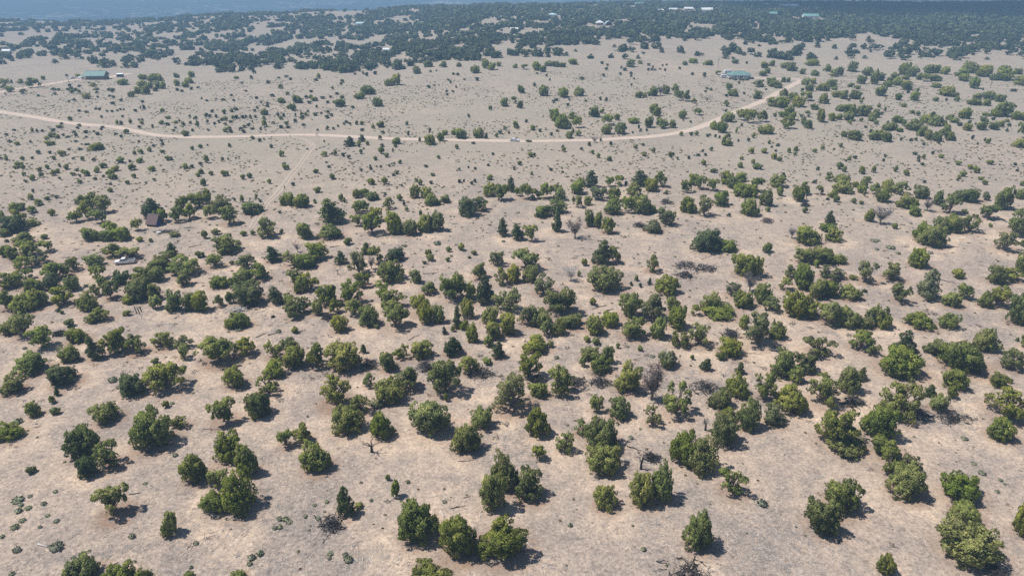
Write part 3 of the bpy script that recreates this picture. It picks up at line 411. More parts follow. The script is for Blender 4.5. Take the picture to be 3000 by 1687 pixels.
plants = []
for tile, s in PLANTS.items():
    x0, y0, z = TILES[tile]
    for e in s.split('|'):
        k, *q = e.split(); l, t, r, b = (float(v) for v in q)
        l, r, t, b = x0 + l / z, x0 + r / z, y0 + t / z, y0 + b / z
        P, W, H = solve(k, l, t, r, b)
        plants.append(dict(kind=k, px=0.5 * (l + r), py=0.5 * (t + b), l=l, r=r, t=t, b=b, area=(r - l) * (b - t), P=P, W=W, H=H))

trees = sorted((p for p in plants if p['kind'][0] in 'bto'), key=lambda p: -p['area'])
pinyons = [p for p in plants if p['kind'][0] == 'p']
bushes = sorted((p for p in plants if p['kind'][0] == 's'), key=lambda p: -p['area'])
tree_near, tree_rest = trees[:300], trees[300:]
bush_near, bush_rest = bushes[:300], bushes[300:]

def build_ground():
    ys = np.concatenate([np.linspace(-60, 300, 320), np.linspace(302, 400, 50), np.geomspace(404, 9300, 300)])
    ss = np.linspace(-1, 1, 341)
    S, Yg = np.meshgrid(ss, ys)
    Xg = S * (90 + 1.08 * np.clip(Yg, 0, None))
    Zg = ground_z(Xg, Yg)
    v = np.stack([Xg, Yg, Zg], -1).reshape(-1, 3)
    n, m = Xg.shape
    idx = np.arange(n * m).reshape(n, m)
    f = np.stack([idx[:-1, :-1], idx[:-1, 1:], idx[1:, 1:], idx[1:, :-1]], -1).reshape(-1, 4)
    # needle duff under the crowns and wind-blown sand banked round them
    duff = np.zeros(n * m); sand = np.zeros(n * m)
    near = np.where(v[:, 1] < 330)[0]; vx, vy = v[near, 0], v[near, 1]
    rr = np.random.default_rng(2)
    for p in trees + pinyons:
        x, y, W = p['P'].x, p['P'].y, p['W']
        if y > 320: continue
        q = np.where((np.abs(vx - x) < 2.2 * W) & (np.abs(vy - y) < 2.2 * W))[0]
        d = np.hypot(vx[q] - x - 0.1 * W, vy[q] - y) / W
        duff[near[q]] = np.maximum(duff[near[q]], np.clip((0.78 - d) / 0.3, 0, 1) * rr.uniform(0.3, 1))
        ds = np.hypot(vx[q] - x + 0.3 * W * rr.uniform(-1, 1), vy[q] - y + 0.5 * W * rr.uniform(0, 1)) / W
        sand[near[q]] = np.maximum(sand[near[q]], np.clip((1.5 - ds) / 0.8, 0, 1) * rr.uniform(0.1, 1))
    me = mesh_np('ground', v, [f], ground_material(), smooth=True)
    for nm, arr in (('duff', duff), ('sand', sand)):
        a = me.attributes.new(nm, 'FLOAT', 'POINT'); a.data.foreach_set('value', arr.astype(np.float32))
    o = bpy.data.objects.new('ground', me)
    link(o); tag(o, kind='structure')
build_ground()

def strip(name, px_pts, width, mat, label=None, lift=0.05, wob=0.12, ruts=None):
    pts = [hit(x, y)[0] for x, y in px_pts]
    # resample by Catmull-Rom
    P = [pts[0]] + pts + [pts[-1]]; out = []
    for i in range(1, len(P) - 2):
        seg = (P[i + 1] - P[i]).length; n = max(2, int(seg / 2.0))
        for k in range(n):
            t = k / n
            a, b, c, d = P[i - 1], P[i], P[i + 1], P[i + 2]
            q = 0.5 * ((2 * b) + (c - a) * t + (2 * a - 5 * b + 4 * c - d) * t * t + (3 * b - a - 3 * c + d) * t ** 3)
            out.append(q)
    out.append(P[-2])
    bands = ruts or [(-0.5, 0.5)]
    v, f = [], []
    rr = random.Random(len(out))
    for (s0, s1) in bands:
        b = len(v); w0 = w1 = 0
        for i, p in enumerate(out):
            d = (out[min(i + 1, len(out) - 1)] - out[max(i - 1, 0)]); d.z = 0; d.normalize()
            n = Vector((-d.y, d.x, 0))
            w0 = 0.8 * w0 + rr.uniform(-1, 1) * wob; w1 = 0.8 * w1 + rr.uniform(-1, 1) * wob
            for s, w in ((s0, w0), (s0 * .5 + s1 * .5, 0), (s1, w1)):
                q = p + n * (s * width + w)
                v.append((q.x, q.y, float(ground_z(q.x, q.y)) + lift))
        for i in range(len(out) - 1):
            for c in (0, 1):
                f.append((b + 3 * i + c + 1, b + 3 * i + c, b + 3 * (i + 1) + c, b + 3 * (i + 1) + c + 1))
    o = bpy.data.objects.new(name, mesh_np(name, np.array(v), [np.array(f)], mat, smooth=True))
    link(o); tag(o, kind='structure')
    return o
MAIN_ROAD = [(-160, 300), (-60, 317), (0, 328), (58, 337), (117, 346), (163, 355), (233, 364), (327, 372), (385, 382), (432, 392), (490, 399), (600, 402), (740, 399), (833, 396), (927, 396), (1020, 400), (1113, 405), (1200, 408), (1340, 411), (1480, 413), (1597, 413), (1737, 411), (1800, 407), (1893, 402), (1975, 391), (2033, 378), (2080, 362), (2115, 345), (2150, 330), (2197, 313), (2243, 292), (2290, 266), (2325, 248), (2352, 234)]
UPPER_ROAD = [(1847, 159), (1889, 168), (1963, 182), (2022, 187), (2080, 194), (2173, 206), (2243, 211), (2348, 221), (2400, 229), (2470, 234), (2540, 238), (2657, 246), (2773, 252), (3000, 260), (3200, 267)]
TWO_TRACK = [(846, 400), (868, 404), (892, 410), (912, 420), (917, 430), (908, 441), (892, 465), (868, 497), (857, 509), (833, 541), (810, 569), (780, 597)]
FAINT = [(783, 594), (766, 620), (750, 646), (735, 668)]
strip('dirt_road', MAIN_ROAD, 5.2, ROAD, lift=0.05, wob=0.24)
strip('ranch_road', UPPER_ROAD, 3.6, TRACK, lift=0.09, wob=0.25)
strip('two_track', TWO_TRACK, 2.6, TRACK, lift=0.045, wob=0.10, ruts=[(-0.5, -0.10), (0.10, 0.5)])
strip('faint_track', FAINT, 2.4, TRACK, lift=0.03, wob=0.15, ruts=[(-0.42, -0.14), (0.14, 0.42)])
strip('house_drive', [(-120, 285), (0, 270), (70, 258), (128, 250), (175, 242), (210, 236), (290, 231), (345, 222), (385, 216)], 7.5, ROAD, lift=0.06, wob=0.7)
strip('cabin_drive', [(2205, 229), (2245, 231), (2300, 233), (2345, 233)], 5.0, ROAD, lift=0.12, wob=0.3)

# ------------------------------------------------------------------ plants
UP = np.array([0, 0, 1.0])
def unit(v): return v / np.maximum(np.linalg.norm(v, axis=-1, keepdims=True), 1e-9)

def tufts(rng, pos, nrm, size, width, spread=0.55, upb=0.55):
    """sprays of scale leaves: two crossed lozenges each"""
    n = len(pos)
    ax = unit(nrm * 0.6 + UP * upb + rng.normal(0, spread, (n, 3)))
    L = size * rng.uniform(0.6, 1.35, (n, 1))
    side = unit(np.cross(ax, rng.normal(0, 1, (n, 3))))
    oth = np.cross(ax, side)
    W = width * rng.uniform(0.7, 1.3, (n, 1))
    V, F = [], []
    for k, (s, o) in enumerate(((side, oth), (oth, side))):
        fl = np.where((np.cross(s, ax) * nrm).sum(1, keepdims=True) > 0, 1.0, -1.0)     # face each lozenge outwards
        a = pos - ax * L * 0.35; b = pos + s * W * fl; c = pos + ax * L * 0.65; d = pos - s * W * fl
        V.append(np.stack([a, b, c, d], 1).reshape(-1, 3))
        F.append(np.arange(4 * n).reshape(-1, 4) + k * 4 * n)
    N = unit(nrm + rng.normal(0, 0.33, (n, 3)))
    return np.concatenate(V), np.concatenate(F), np.tile(np.repeat(N, 4, 0), (2, 1))

def lobe_set(rng, kind):
    L = []
    if kind == 'b':
        n = rng.integers(9, 14); asym = rng.uniform(-0.08, 0.08, 2); tall = rng.uniform(0.60, 0.78)
        for i in range(n):
            a = rng.uniform(0, 2 * np.pi); r = 0.33 * math.sqrt(rng.uniform(0.02, 1))
            h = rng.uniform(0.20, tall - 0.75 * r)
            L.append((r * math.cos(a) + asym[0] * h, r * math.sin(a) + asym[1] * h, h, rng.uniform(0.11, 0.22), rng.uniform(0.13, 0.26)))
        L.append((0, 0, 0.34, 0.26, 0.28))
        for i in range(8):
            a = i * 2 * np.pi / 8 + rng.uniform(-.35, .35); q = rng.uniform(.20, .32)
            L.append((q * math.cos(a), q * math.sin(a), rng.uniform(.11, .22), rng.uniform(.11, .18), rng.uniform(.11, .2)))
    elif kind == 't':
        for i in range(rng.integers(12, 17)):
            a = rng.uniform(0, 2 * np.pi); r = 0.36 * math.sqrt(rng.uniform(0.03, 1))
            h = rng.uniform(0.22, 0.86 - 0.6 * r)
            L.append((r * math.cos(a), r * math.sin(a), h, rng.uniform(0.11, 0.20), rng.uniform(0.11, 0.18)))
    elif kind == 'o':
        for i in range(rng.integers(13, 18)):
            a = rng.uniform(0, 2 * np.pi); r = 0.36 * math.sqrt(rng.uniform(0.03, 1))
            h = rng.uniform(0.14, 0.90 - 0.5 * r)
            L.append((r * math.cos(a), r * math.sin(a), h, rng.uniform(0.09, 0.17), rng.uniform(0.09, 0.18)))
    elif kind == 'p':
        n = 15
        for i in range(n):
            h = 0.14 + 0.80 * (i / (n - 1)); R = 0.36 * (1.02 - h) ** 0.8
            a = i * 2.4 + rng.uniform(-.4, .4); r = R * rng.uniform(0.25, 0.85)
            L.append((r * math.cos(a), r * math.sin(a), h, 0.06 + R * 0.42, 0.055 + R * 0.28))
    else:
        for i in range(rng.integers(5, 8)):
            a = rng.uniform(0, 2 * np.pi); r = 0.24 * math.sqrt(rng.uniform(0.02, 1))
            L.append((r * math.cos(a), r * math.sin(a), rng.uniform(.26, .62 - .6 * r), rng.uniform(.16, .27), rng.uniform(.18, .30)))
        L.append((0, 0, .3, .32, .32))
    return np.array(L)

def crown_mesh(name, seed, kind, n, size, width, mat, sub=15):
    """boughs (lobes) carry clumps, clumps carry sprays"""
    rng = np.random.default_rng(seed)
    L = lobe_set(rng, kind)
    ns = len(L) * sub
    lb = np.repeat(np.arange(len(L)), sub)
    ld = unit(rng.normal(0, 1, (ns, 3)) + np.array([0, 0, 0.35]))
    cc = L[lb, :3] + ld * L[lb][:, [3, 3, 4]] * rng.uniform(0.55, 1.0, (ns, 1))
    cr = L[lb, 3] * rng.uniform(0.22, 0.46, ns)
    keep = cc[:, 2] > 0.03
    lb, ld, cc, cr = lb[keep], ld[keep], cc[keep], cr[keep]
    w = cr ** 2; ci = rng.choice(len(cc), n, p=w / w.sum())
    d = unit(rng.normal(0, 1, (n, 3)) + 0.45 * ld[ci])
    pos = cc[ci] + d * (cr[ci] * rng.uniform(0.35, 1.0, n) ** 0.6)[:, None] * np.array([1, 1, 1.15])
    pos[:, 2] = np.maximum(pos[:, 2], 0.01 + 0.03 * rng.uniform(0, 1, n))
    ctr = pos - np.array([0, 0, 0.30]); ctr[:, 2] *= 0.8
    V, F, NN = tufts(rng, pos, unit(0.55 * d + 0.40 * ld[ci] + 0.32 * unit(ctr)), size, width)
    ct = rng.normal(0, 0.10, len(cc)) + rng.uniform(-0.10, 0.10, len(L))[lb]
    tt = np.clip(0.46 + ct[ci] + rng.normal(0, 0.13, n), 0, 1)
    tint = np.tile(np.repeat(tt, 4), 2)
    # fit to a unit box standing on the ground
    ex = np.percentile(np.hypot(pos[:, 0], pos[:, 1]), 97); hz = np.percentile(V[:, 2], 99.2)
    S = np.array([0.5 / ex, 0.5 / ex, 1 / hz])
    return mesh_np(name, V * S, [F], mat, tint=tint, normals=NN), L * np.array([S[0], S[1], S[2], S[0], S[2]])

def limb_mesh(name, seed, L, kind, mat, thick=0.045):
    rr = random.Random(seed); mb = MB()
    lean = (rr.uniform(-.06, .06), rr.uniform(-.06, .06))
    fork = {'b': 0.08, 't': 0.15, 'o': 0.10, 'p': 0.9, 's': 0.06}[kind]
    top = Vector((lean[0], lean[1], fork))
    if kind == 'p':
        mb.tube([(0, 0, -.03), (0.005, 0, .3), (0, .004, .95)], [thick * .8, thick * .6, .01], 6)
    else:
        mb.tube([(0, 0, -.03), (lean[0] * .3 + .01, lean[1] * .3, fork * .5), top], [thick * 1.25, thick, thick * .9], 7)
    for i, (x, y, z, r, h) in enumerate(L):
        if kind in 'bs' and i % 2: continue
        c = Vector((x, y, z)); s = top if kind != 'p' else Vector((0, 0, max(.1, z - .06)))
        m = s.lerp(c, .5) + Vector((rr.uniform(-.04, .04), rr.uniform(-.04, .04), rr.uniform(-.03, .05)))
        e = c + Vector((x, y, 0)) * 0.2 + Vector((0, 0, h * .5))
        mb.tube([s, m, c, e], [thick * .6, thick * .42, thick * .26, thick * .08], 5)
        for k in range(2):
            q = m.lerp(c, rr.random()); t = q + Vector((rr.uniform(-1, 1), rr.uniform(-1, 1), rr.uniform(-.2, 1))) * r * 1.1
            mb.tube([q, q.lerp(t, .5) + Vector((0, 0, .01)), t], [thick * .22, thick * .15, thick * .05], 4)
    return mb.mesh(name, mat)

SPEC = {'b': (11, 8800, .043, .0128), 't': (9, 7200, .043, .0128), 'o': (10, 5000, .042, .0125), 'p': (5, 5600, .048, .0112), 's': (5, 1500, .098, .029)}
PROTO = {}
for kind, (nv, n, size, width) in SPEC.items():
    PROTO[kind] = []
    for i in range(nv):
        cm, L = crown_mesh('crown_' + kind, 100 * ord(kind) + i, kind, n, size, width, FOL['p' if kind == 'p' else ''])
        PROTO[kind].append((cm, limb_mesh('trunk_' + kind, 31 * i + ord(kind), L, kind, BARK, .055 if kind == 'o' else .045)))
LOW = {}
for kind, n, size, width in (('b', 260, .20, .062), ('t', 230, .20, .062), ('p', 200, .19, .05), ('s', 120, .30, .10), ('x', 70, .36, .13)):
    LOW[kind] = [crown_mesh('far_crown_' + kind, 900 + 7 * i + ord(kind), 'b' if kind == 'x' else kind, n, size, width, FOL['p' if kind == 'p' else 'f'], 5) [0] for i in range(4)]

prand = random.Random(5)

def plant_tree(p, name):
    k = p['kind'][0]; tone = p['kind'][1:] or ''
    v = prand.randrange(len(PROTO[k])); crown, trunk = PROTO[k][v]
    root = empty(name, p['P'], prand.uniform(0, 6.283), (p['W'] * 0.95, p['W'] * 0.95, p['H'] * (0.86 if k in 'b' else 0.88)))
    c = bpy.data.objects.new('crown', crown); t = bpy.data.objects.new('trunk', trunk)
    for o in (c, t): link(o, root)
    root.rotation_euler[0], root.rotation_euler[1] = prand.uniform(-.07, .07), prand.uniform(-.07, .07)
    if tone == 'g': t.material_slots[0].link = 'OBJECT'; t.material_slots[0].material = DEADWOOD
    if tone:
        c.material_slots[0].link = 'OBJECT'; c.material_slots[0].material = FOL[tone]
    p['ob'] = root
    return root
for p in tree_near: plant_tree(p, 'juniper_tree')
for p in pinyons: plant_tree(p, 'pinyon_tree')
for p in bush_near:
    tone = p['kind'][1:]
    o = bpy.data.objects.new('juniper_bush', PROTO['s'][prand.randrange(5)][0])
    o.location = p['P']; o.rotation_euler = (0, 0, prand.uniform(0, 6.283)); o.scale = (p['W'], p['W'], p['H'])
    link(o); p['ob'] = o
    if tone: o.material_slots[0].link = 'OBJECT'; o.material_slots[0].material = FOL[tone]

# ---- uncountable plants as point clouds with instances
def scatter(name, meshes, pos, scl, rotz, pick, label, cat):
    """one 'stuff' object: points carrying one of several meshes"""
    src = bpy.data.collections.new(name + '_forms')
    for i, me in enumerate(meshes):
        src.objects.link(bpy.data.objects.new('%s_form_%02d' % (name, i), me))
    pm = bpy.data.meshes.new(name)
    pos = np.asarray(pos, np.float32); n = len(pos)
    pm.vertices.add(n); pm.vertices.foreach_set('co', pos.ravel())
    a = pm.attributes.new('scl', 'FLOAT_VECTOR', 'POINT'); a.data.foreach_set('vector', np.asarray(scl, np.float32).ravel())
    rv = np.zeros((n, 3), np.float32); rv[:, 2] = rotz
    a = pm.attributes.new('rot', 'FLOAT_VECTOR', 'POINT'); a.data.foreach_set('vector', rv.ravel())
    a = pm.attributes.new('pick', 'INT', 'POINT'); a.data.foreach_set('value', np.asarray(pick, np.int32))
    o = link(bpy.data.objects.new(name, pm))
    g = bpy.data.node_groups.new(name, 'GeometryNodeTree')
    g.interface.new_socket('Geometry', in_out='INPUT', socket_type='NodeSocketGeometry')
    g.interface.new_socket('Geometry', in_out='OUTPUT', socket_type='NodeSocketGeometry')
    N = g.nodes
    gi, go = N.new('NodeGroupInput'), N.new('NodeGroupOutput')
    ci = N.new('GeometryNodeCollectionInfo'); ci.inputs['Collection'].default_value = src
    ci.inputs['Separate Children'].default_value = True; ci.inputs['Reset Children'].default_value = True
    ip = N.new('GeometryNodeInstanceOnPoints'); ip.inputs['Pick Instance'].default_value = True
    def attr(nm, ty):
        q = N.new('GeometryNodeInputNamedAttribute'); q.data_type = ty; q.inputs[0].default_value = nm
        return [s for s in q.outputs if s.enabled][0]
    g.links.new(gi.outputs[0], ip.inputs['Points']); g.links.new(ci.outputs[0], ip.inputs['Instance'])
    g.links.new(attr('pick', 'INT'), ip.inputs['Instance Index'])
    er = N.new('FunctionNodeEulerToRotation'); g.links.new(attr('rot', 'FLOAT_VECTOR'), er.inputs[0])
    g.links.new(er.outputs[0], ip.inputs['Rotation'])
    g.links.new(attr('scl', 'FLOAT_VECTOR'), ip.inputs['Scale'])
    g.links.new(ip.outputs[0], go.inputs[0])
    md = o.modifiers.new('scatter', 'NODES'); md.node_group = g
    tag(o, label, cat, kind='stuff')
    return o

def poly_mask(px, py, poly):
    inside = np.zeros(px.shape, bool); n = len(poly)
    for i in range(n):
        x1, y1 = poly[i]; x2, y2 = poly[(i + 1) % n]
        c = ((y1 > py) != (y2 > py)) & (px < (x2 - x1) * (py - y1) / (y2 - y1 + 1e-9) + x1)
        inside ^= c
    return inside
def vnoise(X, Y, s, seed):
    r = np.random.default_rng(seed); tab = r.uniform(0, 1, (256, 256))
    x, y = X / s + 300, Y / s + 300; i, j = np.floor(x).astype(int), np.floor(y).astype(int); u, v = x - i, y - j
    u = u * u * (3 - 2 * u); v = v * v * (3 - 2 * v)
    a = tab[i % 256, j % 256]; b = tab[(i + 1) % 256, j % 256]; c = tab[i % 256, (j + 1) % 256]; d = tab[(i + 1) % 256, (j + 1) % 256]
    return (a * (1 - u) + b * u) * (1 - v) + (c * (1 - u) + d * u) * v

# edge of the woods as it crosses the photograph; below it the plants were surveyed one by one
EDGE_X = [-900, 0, 150, 250, 420, 500, 600, 700, 800, 900, 1000, 1060, 1110, 1190, 1215, 1300, 1500, 3900]
EDGE_Y = [205, 190, 196, 200, 202, 190, 214, 212, 203, 205, 214, 212, 196, 212, 188, 180, 177, 177]
LOWER_X = [1400, 1470, 1560, 1700, 1800, 1950, 2060, 2180, 2240, 2300, 2420, 2500, 2600, 3000, 3900]
LOWER_Y = [180, 150, 138, 138, 121, 128, 119, 127, 134, 128, 130, 138, 150, 165, 170]
OPEN = [([(600, 150), (790, 150), (790, 164), (600, 172), (520, 165)], .10), ([(960, 130), (1130, 113), (1140, 122), (1100, 132), (975, 137)], .04),
        ([(1220, 116), (1330, 112), (1350, 124), (1230, 128)], .12), ([(1450, 134), (1640, 132), (1640, 150), (1400, 160)], .10),
        ([(120, 168), (310, 178), (310, 192), (100, 184)], .08), ([(2010, 72), (2100, 72), (2090, 95), (2020, 95)], .12),
        ([(2200, 62), (2230, 62), (2235, 92), (2190, 92)], .10), ([(700, 47), (800, 46), (800, 56), (690, 58)], .12),
        ([(1700, 76), (1790, 76), (1785, 88), (1710, 88)], .02), ([(1935, 26), (2095, 26), (2095, 39), (1935, 39)], .05),
        ([(2280, 16), (2345, 16), (2345, 25), (2280, 25)], .05), ([(2350, 47), (2402, 47), (2402, 57), (2350, 57)], .05)]
def wood_density(X, Y):
    Z = ground_z(X, Y); px, py, d = project(X, Y, Z)
    yb = np.interp(px, EDGE_X, EDGE_Y)
    big = vnoise(X, Y, 90, 3); med = vnoise(X, Y, 34, 4)
    gap = np.clip((0.58 * med + 0.42 * big - 0.34) / 0.22, 0.0, 1)
    dn = np.where(px > 1050, 0.66 * np.clip(0.10 + 0.92 * gap, 0, 1), 0.50 * np.clip(0.03 + 0.97 * gap * gap, 0, 1))
    left = (px < 620) & (py > 58)
    dn = np.where(left, 0.34 * gap * gap + 0.025, dn)
    r1 = (px > 540) & (px < 1460) & (py > np.interp(px, [540, 600, 800, 960, 1200, 1460], [186, 168, 152, 134, 110, 84]))
    dn = np.where(r1, 0.76 * np.clip(0.36 + 0.75 * gap, 0, 1), dn)
    right = (px > 2050) & (py < 100)
    dn = np.where(right, 0.84 * np.clip(0.4 + 0.7 * gap, 0, 1), dn)
    lo = np.interp(px, LOWER_X, LOWER_Y)
    plain_ = (px > 1400) & (py > lo)
    sp = np.clip((med - 0.52) / 0.2, 0, 1)
    dn = np.where(plain_, np.where(px > 2480, 0.20 + 0.25 * sp, 0.04 + 0.42 * sp), dn)
    for poly, v in OPEN: dn = np.where(poly_mask(px, py, poly), v, dn)
    off = (px < -60) | (px > 3060)
    dn = np.where((py > yb) & ~off, 0, dn)
    dn = np.where(off & (py > 190), 0.10 * sp, dn)
    return dn, d, px, py

SITES = [(278, 228, 15), (353, 224, 6), (240, 232, 9), (320, 230, 5), (2166, 230, 14), (1758, 77, 13), (1783, 77, 11), (1945, 39, 14), (2018, 34, 13), (2072, 37, 14), (2318, 23, 16), (2294, 23, 8),
         (2376, 55, 17), (2264, 48, 9), (2243, 20, 10), (1874, 17, 12), (2057, 6, 9), (1054, 75, 10), (1131, 154, 6), (1619, 49, 10), (1507, 94, 7), (18, 158, 7)]
site_pts = [(hit(x, y)[0], r) for x, y, r in SITES]
wr = np.random.default_rng(21)
Yc = np.sqrt(wr.uniform(430 ** 2, 1850 ** 2, 165000)); Xc = wr.uniform(-0.93, 0.93, len(Yc)) * Yc
dn, dd_, _, _ = wood_density(Xc, Yc)
area_tot = 0.93 * (1850 ** 2 - 430 ** 2); per = area_tot / len(Yc)
rate = np.clip(-np.log(1 - np.clip(dn, 0, 0.9)) / 56.0 * per, 0, 1)
ok = wr.uniform(0, 1, len(Yc)) < rate
for c_, r_ in site_pts:                                    # yards round the houses, open towards the slope below
    dx_ = np.abs(Xc - c_.x); dy_ = Yc - c_.y
    ok &= ~((dx_ < r_) & (dy_ > -2.6 * r_) & (dy_ < r_))
Xw, Yw, Dw = Xc[ok], Yc[ok], dd_[ok]
Ww = 3.6 + 5.6 * wr.uniform(0, 1, len(Xw)) ** 1.2; Hw = Ww * wr.uniform(0.55, 0.85, len(Xw))
posw = np.stack([Xw, Yw, ground_z(Xw, Yw) - 0.05], 1)
nearw = Dw < 720
forms = LOW['b'] + LOW['t'] + LOW['p'] + LOW['x']
pickw = np.where(nearw, wr.integers(0, 10, len(Xw)), 12 + wr.integers(0, 4, len(Xw)))
sel = [posw]; scl = [np.stack([Ww, Ww, Hw], 1)]; pk = [pickw]
def add_rest(lst, lo, hi):
    sel.append(np.array([tuple(p['P']) for p in lst])); scl.append(np.array([(p['W'], p['W'], p['H'] * .97) for p in lst]))
    pk.append(wr.integers(lo, hi, len(lst)))
sel_n = len(forms)
forms = forms + [m for m, _ in PROTO['b']] + [m for m, _ in PROTO['t']]
add_rest([p for p in tree_rest if p['kind'][0] == 'b'], sel_n, sel_n + 11)
add_rest([p for p in tree_rest if p['kind'][0] in 'to'], sel_n + 11, sel_n + 20)
# junipers that carry on outside the frame
No = 900
Yo = wr.uniform(-40, 430, No); side = wr.choice([-1, 1], No); Xo = side * (0.78 * (Yo * COSP + CAM_H * SINP) + 6 + wr.uniform(0, 160, No))
km = (Xo > -1e9) & ((np.abs(Xo) < 70 + 1.0 * np.clip(Yo, 0, None)))
kb = wr.uniform(-60, 60, 60); yb_ = wr.uniform(-40, 48, 60)
Xo = np.concatenate([Xo[km], kb]); Yo = np.concatenate([Yo[km], yb_])
Wo = wr.uniform(3, 6.5, len(Xo))
sel.append(np.stack([Xo, Yo, ground_z(Xo, Yo)], 1)); scl.append(np.stack([Wo, Wo, Wo * wr.uniform(.7, 1.1, len(Xo))], 1)); pk.append(wr.integers(sel_n, sel_n + 20, len(Xo)))
sel, scl, pk = np.concatenate(sel), np.concatenate(scl), np.concatenate(pk)
scatter('woodland', forms, sel, scl, wr.uniform(0, 6.283, len(sel)), pk, 'juniper and pinyon woods covering the far slopes', 'woods')
print('woodland', len(sel))
bp = np.array([tuple(p['P']) for p in bush_rest]); bs = np.array([(p['W'] * 1.05, p['W'] * 1.05, p['H']) for p in bush_rest])
scatter('far_bushes', LOW['s'], bp, bs, wr.uniform(0, 6.283, len(bp)), wr.integers(0, 4, len(bp)), 'small far juniper seedlings dotting the open plain', 'bushes')

# ---- low tufts of grass and sage
def tuft_mesh(seed, n=26, mat=TUFT_MAT):
    rng = np.random.default_rng(seed)
    a = rng.uniform(0, 6.283, n); r = 0.45 * np.sqrt(rng.uniform(0, 1, n))
    pos = np.stack([r * np.cos(a), r * np.sin(a), 0.28 + 0.35 * (0.45 - r) + 0.1 * rng.uniform(-1, 1, n)], 1)
    V, F, NN = tufts(rng, pos, unit(pos), 0.52, 0.11, 0.5, 0.7)
    V[:, 2] = np.maximum(V[:, 2], -0.02)
    return mesh_np('tuft', V, [F], mat, tint=np.tile(np.repeat(rng.uniform(.15, .85, n), 4), 2), normals=NN)
TUFT = [tuft_mesh(i) for i in range(4)]
tr = np.random.default_rng(33)
n = 60000
Yt = np.sqrt(tr.uniform(30 ** 2, 560 ** 2, n)); Xt = tr.uniform(-0.98, 0.98, n) * (Yt + 25)
px, py, d = project(Xt, Yt, ground_z(Xt, Yt))
q = vnoise(Xt, Yt, 26, 8) * .6 + vnoise(Xt, Yt, 9, 9) * .4
base = np.interp(py, [190, 300, 400, 480, 560, 640, 720, 1000, 1687], [.35, .8, .85, .8, .7, .42, .34, .26, .26])
patch = poly_mask(px, py, [(2730, 1260), (2960, 1270), (3000, 1480), (2830, 1440)])
ok = tr.uniform(0, 1, n) < np.where(patch, 0.5, base * np.clip((q - .36) / .22, 0, 1) * .72)
for road, w in ((MAIN_ROAD, 4.2), (UPPER_ROAD, 3.4), (TWO_TRACK, 2.4)):
    R = [hit(*c)[0] for c in road]
    for a, b in zip(R[:-1], R[1:]):
        ab = np.array([b.x - a.x, b.y - a.y]); L2 = (ab ** 2).sum() + 1e-6
        t = np.clip(((Xt - a.x) * ab[0] + (Yt - a.y) * ab[1]) / L2, 0, 1)
        ok &= np.hypot(Xt - a.x - t * ab[0], Yt - a.y - t * ab[1]) > w
Xt, Yt, d = Xt[ok], Yt[ok], d[ok]
sz = tr.uniform(.35, 1.15, len(Xt)) * np.interp(d, [90, 300], [.42, 1.0])
scatter('grass_tufts', TUFT, np.stack([Xt, Yt, ground_z(Xt, Yt) - .01], 1), np.stack([sz, sz, sz * tr.uniform(.4, .75, len(Xt))], 1), tr.uniform(0, 6.283, len(Xt)), tr.integers(0, 4, len(Xt)), 'low clumps of dry grass and brush scattered over the plain', 'grass tufts')
print('tufts', len(Xt))

SAGE_FORMS = [tuft_mesh(50 + i, 90, SAGE_MAT) for i in range(4)]
sages = []
for tile, s in SAGE.items():
    x0, y0, z = TILES[tile]
    for e in s.split('|'):
        l, t, r, b = (float(v) for v in e.split())
        l, r, t, b = x0 + l / z, x0 + r / z, y0 + t / z, y0 + b / z
        P, W, H = solve('s', l, t, r, b)
        o = bpy.data.objects.new('sagebrush', SAGE_FORMS[len(sages) % 4])
        o.location = P; o.scale = (W * .88, W * .88, min(max(H, .4 * W), .7 * W) * .9); o.rotation_euler = (0, 0, prand.uniform(0, 6.28))
        link(o); sages.append(dict(px=.5 * (l + r), py=.5 * (t + b), ob=o, W=W))

